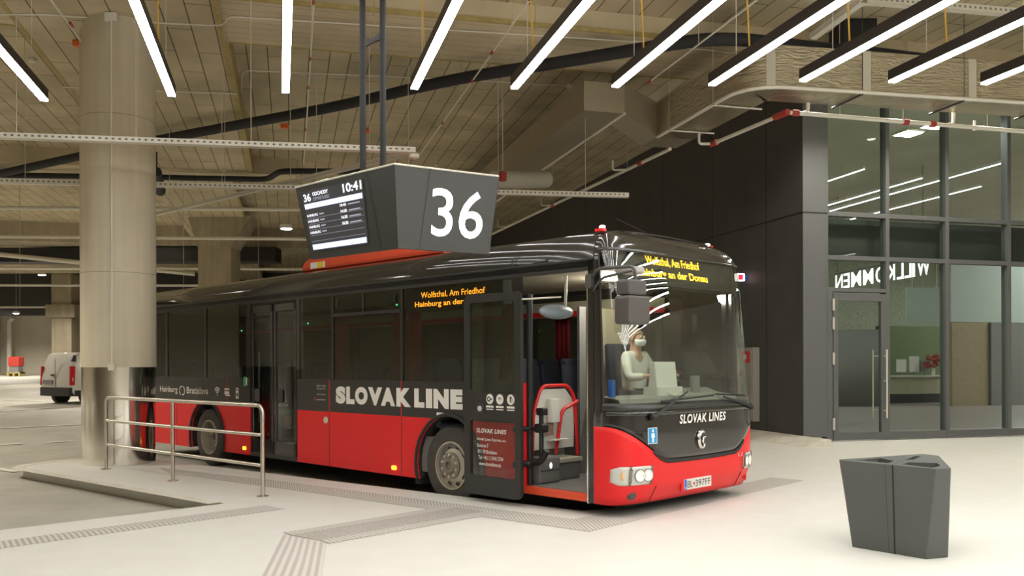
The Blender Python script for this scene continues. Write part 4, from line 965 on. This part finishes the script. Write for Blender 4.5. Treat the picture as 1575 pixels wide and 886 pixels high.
# side destination display, behind the glass
dm = lambda u, v, d: Vector((u, -1.245-d, v))
sd = MB().box((-3.1, -1.24, 2.36), (-1.35, -1.1, 2.66)).build('side_display', M['black'], bus)
MB().text('Wolfsthal, Am Friedhof', dm, -2.80, 2.51, 1.16, .085, .004).text('Hainburg an der Donau', dm, -2.92, 2.395, 1.32, .085, .012).build('display_lettering', M['led_o'], sd)

# middle double door
for x0, x1 in ((-6.97, -6.32), (-6.29, -5.65)):
    f = MB().box((x0, -1.275, .33), (x0+.07, -1.235, 2.62)).box((x1-.07, -1.275, .33), (x1, -1.235, 2.62)).box((x0, -1.275, .33), (x1, -1.235, .55)).box((x0, -1.275, 2.5), (x1, -1.235, 2.62)).build('middle_door', M['gloss'], bus, bevel=.01)
    MB().box((x0+.07, -1.262, .55), (x1-.07, -1.256, 2.5)).build('door_pane', M['win'], f)
    MB().tube([(x0+.12 if x0 < -6.5 else x1-.12, -1.2, .8), (x0+.12 if x0 < -6.5 else x1-.12, -1.2, 1.9)], .017, 8).build('grab_rail', M['rail'], f)
    MB().rbox((x0+.12, -1.28, 1.13), (x0+.26, -1.27, 1.33), .03, 1).build('door_button', M['darkgrey'], f)
MB().box((-6.98, -1.275, .28), (-5.62, -1.22, .34)).build('door_sill', M['band'], bus)

# open front door leaf, folded forward outside the body
lx0, lx1, lz0, lz1, ly = -1.79, -.88, .225, 2.49, -1.44
df = MB()
fd = MB().rbox((lx0, ly, lz0), (lx1, ly+.045, lz1), .09, 1, 6).build('front_door', M['gloss'], bus)
cut(fd, MB().rbox((lx0+.09, ly-.1, 1.375), (lx1-.09, ly+.2, lz1-.09), .05, 1).build('cutter', M['gloss']))
cut(fd, MB().rbox((lx0+.10, ly-.1, .44), (lx1-.09, ly+.2, 1.07), .03, 1).build('cutter', M['gloss']))
fd.data.materials.clear(); fd.data.materials.append(M['band'])
MB().box((lx0+.08, ly+.02, 1.36), (lx1-.08, ly+.026, lz1-.08)).build('door_pane', M['doorglass'], fd)
MB().box((lx0+.08, ly+.02, .42), (lx1-.08, ly+.026, 1.08)).build('door_pane', M['doorglass'], fd)
lm = lambda u, v, d: Vector((u, ly+.019-d, v)); lm2 = lambda u, v, d: Vector((u, ly-d, v))
m = MB().text('SLOVAK LINES', lm, -1.60, .925, .48, .05, .025, .2, .002, 1.12)
for k, (tx, w_) in enumerate((('Slovak Lines Express, a.s.', .47), ('Bottova 7', .18), ('811 09 Bratislava', .31), ('Tel: +421 2 5542 2734', .40), ('www.slovaklines.sk', .36))):
    m.text(tx, lm, -1.595+.008*k, .83-.068*k, w_, .042, .008)
m.build('door_lettering', M['decal'], fd)
m = MB()
for u in (-1.36, -1.20, -1.03): m.disc(lm2, u, 1.31, .058, .058)
for u in (-1.36, -1.20, -1.03): m.rect(lm2, u-.06, 1.215, .12, .022).rect(lm2, u-.055, 1.19, .11, .012)
m.build('door_stickers', M['decal'], fd)
m = MB().arc(lm2, -1.375, 1.31, .022, .014, 40, 320, .004).rect(lm2, -1.36, 1.30, .035, .018, .004)
for r in (.012, .024, .036): m.arc(lm2, -1.20, 1.295, r, .005, 35, 145, .004)
m.disc(lm2, -1.03, 1.33, .016, .016, .004).rect(lm2, -1.04, 1.28, .02, .035, .004).arc(lm2, -1.03, 1.30, .035, .005, -60, 60, .004)
m.build('sticker_symbols', M['ink'], fd)
MB().rbox((-1.58, ly-.012, 1.145), (-1.46, ly, 1.255), .015, 1).build('door_lock', M['darkgrey'], fd)
MB().lathe([(.03, 0), (.03, .012), (.012, .016)], (-1.51, ly-.012, 1.20), (0, -1, 0), 16).build('lock_barrel', M['galv'], fd)
# swing post and arms of the open door
a = MB().tube([(-.985, -1.19, .38), (-.985, -1.19, 2.47)], .036, 12).build('door_post', M['black'], bus, smooth=True)
MB().tube([(-.80, -1.2, .62), (-.80, -1.2, 1.14)], .026, 10).tube([(-.985, -1.19, .985), (-.80, -1.2, .985)], .026, 8).tube([(-.985, -1.19, .985), (-1.0, -1.42, .985)], .028, 8).build('door_arm', M['black'], a)
MB().rbox((-.84, -1.24, 1.14), (-.74, -1.16, 1.22), .02, 1).rbox((-.86, -1.25, .95), (-.74, -1.15, 1.05), .03, 1).build('door_arm', M['black'], a)
MB().tube(fillet([(-1.0, -1.42, .60), (-.985, -1.2, .60), (-.80, -1.2, .63), (-.72, -1.2, .76)], .08), .036, 8).build('door_arm', M['black'], a, smooth=True)
MB().tube([(-.9, -1.42, 2.40), (-.55, -1.15, 2.42)], .010, 6).build('door_stay', M['galv'], a)
MB().box((-1.03, -1.275, .28), (-.07, -1.2, .36)).build('door_step_edge', M['orange_red'], bus)
MB().box((-1.05, -1.275, .28), (-1.0, -1.22, 1.49)).build('door_frame_edge', M['red'], bus)

# entrance: white partition in a red handrail, ticket box, step
pt = lambda y, z, x=-1.12: Vector((x, y, z))
part = MB().prism([pt(-.99, .72), pt(-.30, .72), pt(-.28, 1.25), pt(-.45, 1.41), pt(-.84, 1.41), pt(-.98, 1.12)], (-.015, 0, 0)).build('partition', M['cab_white'], bus)
MB().tube(fillet([(-1.10, -1.03, .70), (-1.10, -1.01, 1.15), (-1.10, -.88, 1.45), (-1.10, -.42, 1.45), (-1.10, -.30, 1.30), (-1.10, -.25, .62)], .10, 6), .021, 10).tube(fillet([(-1.08, -.27, 1.26), (-1.08, -.55, 1.16), (-1.08, -.66, .66)], .08, 6), .021, 10).build('hand_rail', M['hand_red'], part, smooth=True)
MB().rbox((-1.10, -.80, 1.03), (-1.01, -.64, 1.30), .04, 2).build('dispenser', M['cab_white'], part, bevel=.01)
MB().rbox((-1.11, -.82, .88), (-1.07, -.70, 1.02), .005, 2).build('notice', mat('notice', (.30, .20, .16), .6), part)
MB().rbox((-1.1, -.78, .82), (-1.0, -.5, .835), .01, 2).build('shelf', M['cab_white'], part)
cbx = MB().rbox((-1.10, -1.10, .36), (-.92, -.76, .66), .03, 1).build('step_box', M['cab_grey'], bus, bevel=.012)
MB().ball((-.915, -.92, .56), (.01, .02, .035), 10, 8).build('step_lamp', M['led_white'], cbx)
MB().box((-.921, -1.09, .50), (-.918, -.77, .51)).build('box_joint', M['black'], cbx)
MB().box((-1.9, -.76, .36), (-1.02, -.30, .56)).build('step_riser', M['cab_grey'], bus, bevel=.01)
MB().box((-1.92, -.76, .56), (-.99, -.28, .61)).build('step_tread', M['galv'], bus, bevel=.008)
# interior trim
MB().box((BL+.1, .9, 2.42), (-.9, 1.24, 2.55)).build('luggage_rack', M['beige'], bus); MB().box((BL+.1, .88, 2.36), (-.9, 1.24, 2.42)).build('rack_edge', M['red'], bus)
MB().box((BL+.1, -1.2, 2.72), (-.3, 1.2, 2.74)).build('inner_ceiling', M['beige'], bus)
for k, (x, sy) in enumerate([(-2.62, 1), (-4.3, 1), (-6.0, 1), (-7.7, 1), (-3.0, -1), (-4.62, -1), (-3.3, -1), (-1.3, -1), (-9.5, 1)]):
    rows = [[(x-.13+.26*i/12+(.05 if z < 1.6 else 0)*(i-6)/6, sy*(1.19+.02*math.sin(i*1.6)), z) for i in range(13)] for z in (1.45, 1.9, 2.38)]
    MB().grid(rows).build('curtain', M['curtain'], bus, smooth=True, solid=.004)
def seat(x, y, z):
    m = MB().rbox((x-.02, y-.22, z), (x+.44, y+.22, z+.12), .05, 2)
    b0 = z+.05
    m.prism([(x-.10, y-.21, b0), (x+.03, y-.21, b0), (x-.06, y-.21, b0+.78), (x-.13, y-.21, b0+.78)], (0, .42, 0))
    s = m.build('passenger_seat', M['navy'], bus, bevel=.035)
    MB().rbox((x-.17, y-.16, b0+.70), (x-.06, y+.16, b0+.86), .05, 0).build('headrest', M['navy'], s, bevel=.02)
    MB().box((x+.05, y-.05, .36), (x+.15, y+.05, z)).build('seat_leg', M['cab_grey'], s)
for x in (-1.75, -2.55, -3.35, -4.15, -4.95, -7.6, -8.4, -9.2, -10.0, -10.8):
    zz = .86 if x > -3.2 or x < -7 else .78
    for y in (-.95, -.50, .50, .95): seat(x, y, zz)
MB().tube([(-1.3, .28, .4), (-1.3, .28, 2.7)], .018, 8).build('grab_pole', M['hand_red'], bus)
MB().box((-2.6, .25, .36), (-1.4, 1.2, .8)).box((-2.9, -1.2, .36), (-1.3, -.26, .8)).build('wheel_box', M['cab_grey'], bus)

# cab: dashboard, steering wheel, driver seat, ticket machine
dbx = MB()
rows = []
for xx, zz in ((.30, 1.18), (.20, 1.33), (-.05, 1.36), (-.22, 1.30), (-.30, .95)):
    rows.append([Vector((min(xx, fxx(y, 1.2)-.06), y, zz+(.06 if .3 < y < .95 and xx < .2 else 0))) for y in [-1.12+.112*k for k in range(21)]])
dbx.grid(rows).build('dashboard', M['dash'], bus, smooth=True)
MB().box((-.30, -.3, .36), (-.25, 1.2, .98)).build('dash_lower', M['cab_grey'], bus)
sw = MB()
n = 28; cst = Vector((-.42, .60, 1.42)); ex_ = Vector((0, 1, 0)); ey_ = Vector((.62, 0, .78))
sw.tube([cst+ex_*.235*math.cos(2*math.pi*k/n)+ey_*.235*math.sin(2*math.pi*k/n) for k in range(n+1)], .016, 8)
for a in (30, 150, 270): sw.tube([cst, cst+ex_*.23*math.cos(math.radians(a))+ey_*.23*math.sin(math.radians(a))], .016, 6)
sw.ball(cst, .06, 12, 8).tube([cst, cst+Vector((.15, 0, -.2))], .035, 8); sw.build('steering_wheel', M['black'], bus, smooth=True)
st = MB().rbox((-1.15, .33, 1.00), (-.68, .83, 1.14), .06, 2).prism([(-1.12, .35, 1.08), (-1.0, .35, 1.08), (-1.10, .35, 1.95), (-1.19, .35, 1.95)], (0, .46, 0)).build('driver_seat', M['navy'], bus, bevel=.03)
MB().box((-1.02, .5, .36), (-.8, .66, 1.0)).build('seat_leg', M['cab_grey'], st)
tm = MB().prism([(-.10, -.22, 1.36), (.04, -.22, 1.36), (.0, -.22, 1.72), (-.06, -.22, 1.72)], (0, .40, 0)).build('ticket_machine', M['cab_white'], bus, bevel=.012)
MB().rbox((-.14, -.26, 1.34), (.08, .22, 1.44), .03, 2).build('machine_base', M['cab_white'], tm)
MB().tube(fillet([(.06, -.1, 1.40), (.12, -.02, 1.34), (.14, .12, 1.36), (.12, .25, 1.34)], .06), .010, 6).build('cable', M['white'], tm, smooth=True)
MB().rbox((.06, .38, 1.36), (.10, .52, 1.56), .01, 0).build('console_card', M['cab_grey'], bus)
MB().box((-1.3, -.02, .36), (-1.26, .1, 2.4)).build('cab_post', M['cab_grey'], bus)
MB().prism([(-1.32, .25, .8), (-1.32, 1.2, .8), (-1.32, 1.2, 2.4), (-1.32, .25, 2.4)], (-.02, 0, 0)).build('cab_rear_wall', M['beige'], bus)
cl_ = MB().rbox((-.95, -.2, 2.70), (-.65, .2, 2.725), .02, 2).build('cab_fill_panel', M['led_white'], bus)  # glowing panel and point light added to brighten the cab
l = bpy.data.lights.new('cab_fill_light', 'POINT'); l.energy = 30; l.color = (1, .95, .84); l.shadow_soft_size = .1
lo = bpy.data.objects.new('cab_fill_light', l); COL.objects.link(lo); lo.parent = cl_; lo.location = (-.8, 0, 2.62)
MB().tube([(-.0, -.98, 1.35), (-.0, -.98, 1.53)], .04, 12).build('drink_bottle', M['blue_plate'], bus)
pod = MB(); pod.ball((-.80, -.95, 2.28), (.09, .27, .085), 18, 12); pd = pod.build('interior_mirror', mat('pod', (.25, .29, .32), .35), bus, smooth=True)
MB().tube([(-.8, -.80, 2.36), (-.75, -.85, 2.48), (-.7, -.9, 2.68)], .018, 8).build('mirror_arm', M['galv'], pd)
# header with the destination display
rows = [[Vector((fxx(y, z)-.035, y, z)) for y in [-1.14+.114*k for k in range(21)]] for z in (2.53, 2.60, 2.70, 2.80, 2.86)]
rows.append([v+Vector((-.25, 0, 0)) for v in rows[-1]]); rows.insert(0, [v+Vector((-.25, 0, .0)) for v in rows[0]])
hd = MB().grid(rows).build('destination_display', M['black'], bus)
hm = lambda u, v, d: Vector((fxx(u, v)-.033+d, u, v))
MB().text('Wolfsthal, Am Friedhof', hm, -.68, 2.735, 1.00, .105, .004, 0, .004).text('Hainburg an der Donau', hm, -.86, 2.595, 1.30, .105, .014, 0, .004).build('display_lettering', M['led'], hd)
# front lettering and emblem
fm_ = lambda u, v, d: Vector((fxx(u, v)+.008+d, u, v))
MB().text('SLOVAK LINES', fm_, -.45, 1.066, .90, .098, .03, .2, .003, 1.12).build('front_lettering', M['decal'], bus)
e = MB(); ec = (-.05, .88)
pts = [fm_(ec[0]+.062*math.cos(a), ec[1]+.085*math.sin(a), .012) for a in [math.radians(55+275*k/22) for k in range(23)]]
e.tube(pts, [.006+.014*math.sin(math.pi*k/22)**.6 for k in range(23)], 8)
pts = [fm_(ec[0]+a, ec[1]+b, .014) for a, b in ((.055, .075), (.0, .10), (-.05, .085), (-.09, .045), (-.055, .05), (-.03, .02))]
e.tube(pts, [.004, .012, .013, .008, .006, .003], 8)
pts = [fm_(ec[0]+a, ec[1]+b, .014) for a, b in ((.075, .03), (.03, .02), (.012, -.02), (.03, -.055))]; e.tube(pts, [.005, .011, .010, .004], 8)
e.build('emblem', M['chrome'], bus, smooth=True)
def infosign(u, v, w, h):
    o = MB().rect(fm_, u, v, w, h, .002).build('pedestrian_sticker', M['decal'], bus, solid=.001)
    MB().rect(fm_, u+.008, v+.008, w-.016, h-.016, .004).build('sticker_field', M['sign_blue'], o, solid=.001)
    MB().disc(fm_, u+w/2, v+h*.80, .015, .017, .006).add([fm_(u+w/2+a*w, v+b*h, .006) for a, b in ((-.16, .66), (.16, .66), (.2, .38), (.1, .40), (.1, .1), (-.1, .1), (-.1, .40), (-.2, .38))], [tuple(range(8))]).build('sticker_figure', M['decal'], o)
infosign(-.965, .885, .135, .165)
# headlights
def lightpatch(name, y0, y1, z0, z1, m, off, parent=bus, n=10, r=.03):
    rows = []
    for k in range(7):
        z = z0+(z1-z0)*k/6; ins = r*(1-math.sin(math.acos(max(-1, min(1, (abs(k-3)/3)))))) if abs(k-3) == 3 else 0
        rows.append([Vector((fxx(y, z)+off*.8, y*(1+off*.35), z)) for y in [y0+ins+(y1-y0-2*ins)*i/n for i in range(n+1)]])
    return MB().grid(rows).build(name, m, parent, smooth=True, solid=.006)
for sy in (-1, 1):
    ys = sorted((sy*1.268, sy*.885))
    h = lightpatch('headlight', ys[0], ys[1], .475, .665, M['lens'], .008, n=30)
    dv = sorted((sy*1.165, sy*1.140)); lightpatch('headlight_divider', dv[0], dv[1], .475, .665, M['cab_grey'], .018, h)
    ins = sorted((sy*.905, sy*.885)); lightpatch('headlight_bezel', ins[0], ins[1], .475, .665, M['cab_grey'], .016, h)
    for yy, rr in ((1.06, .062), (.955, .058)):
        c = Vector((fxx(sy*yy, .57)+.018, sy*yy, .57)); MB().lathe([(rr, -.01), (rr, .004), (rr*.82, .006), (rr*.6, -.002), (.0, .004)], c, (1, sy*.25, 0), 24).build('reflector', M['refl'], h, smooth=True)
    c = Vector((fxx(sy*1.215, .57)+.012, sy*1.225, .57)); MB().ball(c, (.014, .022, .04), 10, 8).build('indicator_bulb', mat('bulb', (.75, .45, .2), .3), h)
    for yy in (1.06, .955): MB().lathe([(.066, 0), (.066, .007), (.059, .007), (.059, 0)], Vector((fxx(sy*yy, .57)+.016, sy*yy, .57)), (1, sy*.25, 0), 24, False).build('reflector_ring', M['cab_grey'], h)
    c = Vector((fxx(sy*1.10, .37)+.004, sy*1.10, .37)); MB().lathe([(.052, -.01), (.05, .004), (.034, -.0), (.03, .01), (.0, .012)], c, (1, sy*.5, 0), 20).build('fog_light', M['red'] if sy > 0 else M['mirror_g'], bus, smooth=True)
# bumper joints, number plate
for y in (-.80, .86): MB().tube([(fxx(y, z)+.003, y, z) for z in (.275, .36, .45)], .004, 5).build('bumper_gap', M['black'], bus)
pl_x = fxx(0, .42)+.012
MB().box((pl_x-.02, -.36, .34), (pl_x+.004, .24, .482)).build('plate_holder', M['red'], bus, bevel=.01)
np_ = MB().rbox((pl_x+.002, -.32, .355), (pl_x+.010, .20, .468), .01, 0).build('license_plate', M['plate'], bus)
nm = lambda u, v, d: Vector((pl_x+.010+d, u, v))
MB().text('BL', nm, -.265, .375, .10, .072, .004).text('397FF', nm, -.115, .375, .295, .072, .004).build('plate_characters', M['ink'], np_)
MB().rect(nm, -.318, .357, .042, .109, .001).build('plate_band', M['blue_plate'], np_); MB().text('SK', nm, -.312, .365, .03, .022).build('plate_band_letters', M['decal'], np_)
MB().add([nm(-.158, .425, .002), nm(-.125, .425, .002), nm(-.125, .405, .002), nm(-.1415, .392, .002), nm(-.158, .405, .002)], [(0, 1, 2, 3, 4)]).build('plate_shield', M['red_clamp'], np_)
MB().text('1.1', fm_, .735, .635, .09, .045, .01).build('bumper_lettering', M['decal'], bus)
# wipers
def wiper(p0, p1, b0, b1):
    a = MB().tube([fm_(p0[0], p0[1], .05), fm_(p1[0], p1[1], .03)], [.02, .010], 8).ball(fm_(p0[0], p0[1], .035), .04, 10, 8).build('wiper', M['black'], bus, smooth=True)
    MB().tube([fm_(b0[0]+(b1[0]-b0[0])*k/8, b0[1]+(b1[1]-b0[1])*k/8, .012) for k in range(9)], .010, 6).build('wiper_blade', M['black'], a)
wiper((-.92, 1.16), (-.28, 1.40), (-.72, 1.31), (.25, 1.35))
wiper((1.02, 1.20), (.42, 1.33), (.95, 1.33), (.30, 1.36))
# mirrors
mm = MB()
arm = MB().tube(fillet([(-.03, -1.26, 2.56), (.12, -1.36, 2.66), (.60, -1.36, 2.645), (.60, -1.36, 2.46)], .10, 6), .017, 8).tube(fillet([(.0, -1.27, 2.45), (.2, -1.38, 2.56), (.60, -1.40, 2.60)], .10, 5), .013, 8).build('mirror', M['mirror_g'], bus, smooth=True)
MB().rbox((-.06, -1.33, 2.47), (.02, -1.255, 2.62), .03, 1).build('mirror_bracket', M['mirror_g'], arm)
MB().rbox((.50, -1.54, 2.36), (.66, -1.25, 2.51), .035, 0).build('mirror_housing', M['mirror_g'], arm, bevel=.02)
MB().rbox((.49, -1.55, 2.08), (.67, -1.21, 2.355), .035, 0).build('mirror_housing', M['mirror_g'], arm, bevel=.02)
MB().box((.485, -1.51, 2.12), (.49, -1.25, 2.32)).build('mirror_glass', M['chrome'], arm)
wb = MB().rbox((.28, -1.30, 2.60), (.50, -1.04, 2.665), .05, 2).build('kerb_mirror', mat('kerb_mirror', (.42, .39, .36), .4), bus, bevel=.02)
# roof fittings
ac = MB().prism([(-6.0, -.98, 3.10), (-2.7, -.98, 3.10), (-2.75, -.98, 3.20), (-3.1, -.98, 3.30), (-5.8, -.98, 3.30), (-5.97, -.98, 3.22)], (0, 1.96, 0)).build('roof_air_conditioner', M['orange_red'], bus, bevel=.05)
k_ = lambda u, v, d: Vector((u, -.98-d, v))
MB().rect(k_, -5.72, 3.13, .19, .09, .003).build('maker_label', M['decal'], ac); MB().rect(k_, -5.53, 3.13, .15, .09, .003).build('maker_label', mat('label_y', (.8, .6, .05), .5), ac); MB().rect(k_, -5.38, 3.13, .05, .09, .003).build('maker_label', M['decal'], ac)
for y in (-1.1, .92):
    o = MB().ball((-.02 if y < 0 else -.05, y, 3.12), (.04, .026, .022), 12, 8).build('roof_marker_light', M['led_white'], bus, smooth=True)
    MB().rbox((-.10, y-.035, 3.075), (.015, y+.035, 3.105), .015, 2).build('light_base', M['red'], o)
MB().box((-.9, -.6, 3.10), (-.15, .6, 3.145)).build('roof_hatch', M['red'], bus, bevel=.015)
MB().tube([(-.25, .35, 3.12), (-.75, .05, 3.42)], .006, 5).build('antenna', M['black'], bus)
for x, y, z in ((-5.45, -1.2, 2.3), (-3.35, -1.2, 2.47), (-3.08, -1.22, 2.45), (-7.4, -1.2, 2.25)): MB().ball((x, y, z), .012, 8, 6).build('status_lamp', M['led_green'], bus)

# ------------------------------------------------------------------ driver
def skin_body(name, verts, edges, radii, m, parent, root=0, sub=2):
    me = bpy.data.meshes.new(name); me.from_pydata(verts, edges, []); me.materials.append(m)
    o = bpy.data.objects.new(name, me); COL.objects.link(o)
    if parent: o.parent = parent
    o.modifiers.new('skin', 'SKIN').use_smooth_shade = True
    if not me.skin_vertices: 
        pass
    for i, r in enumerate(radii):
        d = me.skin_vertices[0].data[i]; d.radius = r if isinstance(r, tuple) else (r, r); d.use_root = (i == root)
    sb = o.modifiers.new('sub', 'SUBSURF'); sb.levels = sub; sb.render_levels = sub
    bpy.context.view_layer.update(); dg = bpy.context.evaluated_depsgraph_get()
    me2 = bpy.data.meshes.new_from_object(o.evaluated_get(dg)); o.modifiers.clear(); o.data = me2
    if not me2.materials: me2.materials.append(m)
    return o
drv = empty('person', tuple(bw(-.88, .58, 1.19)), BR, 'bus driver in a white shirt and face mask sitting behind the windscreen', 'person')
# joints relative to the seat: x forward, y left
J = dict(pel=(0,0,.10), waist=(-.02,0,.30), chest=(-.01,0,.50), neck=(0,0,.645), head0=(.02,0,.70), head=(.04,0,.82), top=(.03,0,.93))
V, Ed, Ra = [], [], []
def jv(p, r, par=None):
    V.append(p); Ra.append(r); 
    if par is not None: Ed.append((par, len(V)-1))
    return len(V)-1
pel = jv(J['pel'], (.16, .12)); wa = jv(J['waist'], (.15, .11), pel); ch = jv(J['chest'], (.16, .11), wa); nk = jv(J['neck'], .066, ch); h0 = jv(J['head0'], .07, nk); h1 = jv(J['head'], (.085, .10), h0); jv(J['top'], (.06, .07), h1)
arms = {}
for sy in (-1, 1):
    hp = jv((.03, sy*.10, .08), .10, pel); kn = jv((.42, sy*.13, .10), .07, hp); an = jv((.50, sy*.13, -.33), .045, kn); jv((.66, sy*.14, -.37), .035, an)
    sh = jv((0, sy*.19, .60), .06, ch); el = jv((.12, sy*.27, .34), .043, sh); wr = jv((.36, sy*.21, .36), .028, el); pm = jv((.42, sy*.20, .38), (.03, .018), wr)
    for k in range(4):
        off = (k-1.5)*.019; ln = (.9, 1.05, 1.0, .8)[k]
        a = jv((.455, sy*.20+off, .388), .0095, pm); b = jv((.455+.035*ln, sy*.20+off*1.1, .385), .009, a); jv((.455+.045*ln, sy*.20+off*1.1, .35), .008, b)
    a = jv((.42, sy*.165, .385), .010, pm); jv((.455, sy*.145, .375), .009, a)
skin_body('body', V, Ed, Ra, M['skin'], drv)
V, Ed, Ra = [], [], []
pel = jv((0, 0, .04), (.185, .15)); wa = jv(J['waist'], (.168, .128), pel); ch = jv(J['chest'], (.178, .128), wa); jv((0, 0, .655), (.085, .08), ch)
for sy in (-1, 1): sh = jv((0, sy*.19, .60), .078, ch); el = jv((.12, sy*.27, .34), .06, sh); jv((.32, sy*.22, .357), .042, el)
skin_body('shirt', V, Ed, Ra, M['shirt'], drv)
V, Ed, Ra = [], [], []
pel = jv((0, 0, .08), (.17, .13))
for sy in (-1, 1): hp = jv((.04, sy*.11, .08), .112, pel); kn = jv((.42, sy*.13, .10), .085, hp); jv((.50, sy*.13, -.28), .062, kn)
skin_body('trousers', V, Ed, Ra, M['trouser'], drv)
n_before = set(drv.children)
rows = []
for i in range(9):
    t = math.radians(5+11*i); rows.append([(.025+.105*math.sin(t)*math.cos(a)*(1 if math.cos(a) < .3 else .8), .092*math.sin(t)*math.sin(a), .885+.125*math.cos(t)+(.05 if math.cos(a) > .5 and i > 4 else 0)*(i-4)/4) for a in [2*math.pi*k/20 for k in range(21)]])
MB().grid(rows).build('hair', M['hair'], drv, smooth=True, solid=.01)
MB().grid([[(.045+r*math.cos(a), r*.92*math.sin(a), z) for a in [math.radians(-75+15*k) for k in range(11)]] for z, r in ((.785, .085), (.81, .10), (.84, .112), (.868, .105))]).build('face_mask', M['mask'], drv, smooth=True, solid=.003)
for sy in (-1, 1):
    MB().ball((.125, sy*.034, .905), (.010, .014, .009), 10, 8).build('eye', M['cab_white'], drv); MB().ball((.134, sy*.034, .905), (.004, .006, .006), 8, 6).build('pupil', M['ink'], drv)
    MB().ball((.03, sy*.098, .885), (.02, .01, .032), 10, 8).build('ear', M['skin'], drv, smooth=True)
MB().ball((.138, 0, .875), (.018, .015, .024), 10, 8).build('nose', M['skin'], drv, smooth=True)
for c in drv.children:
    if c not in n_before: c.location.z = -.06
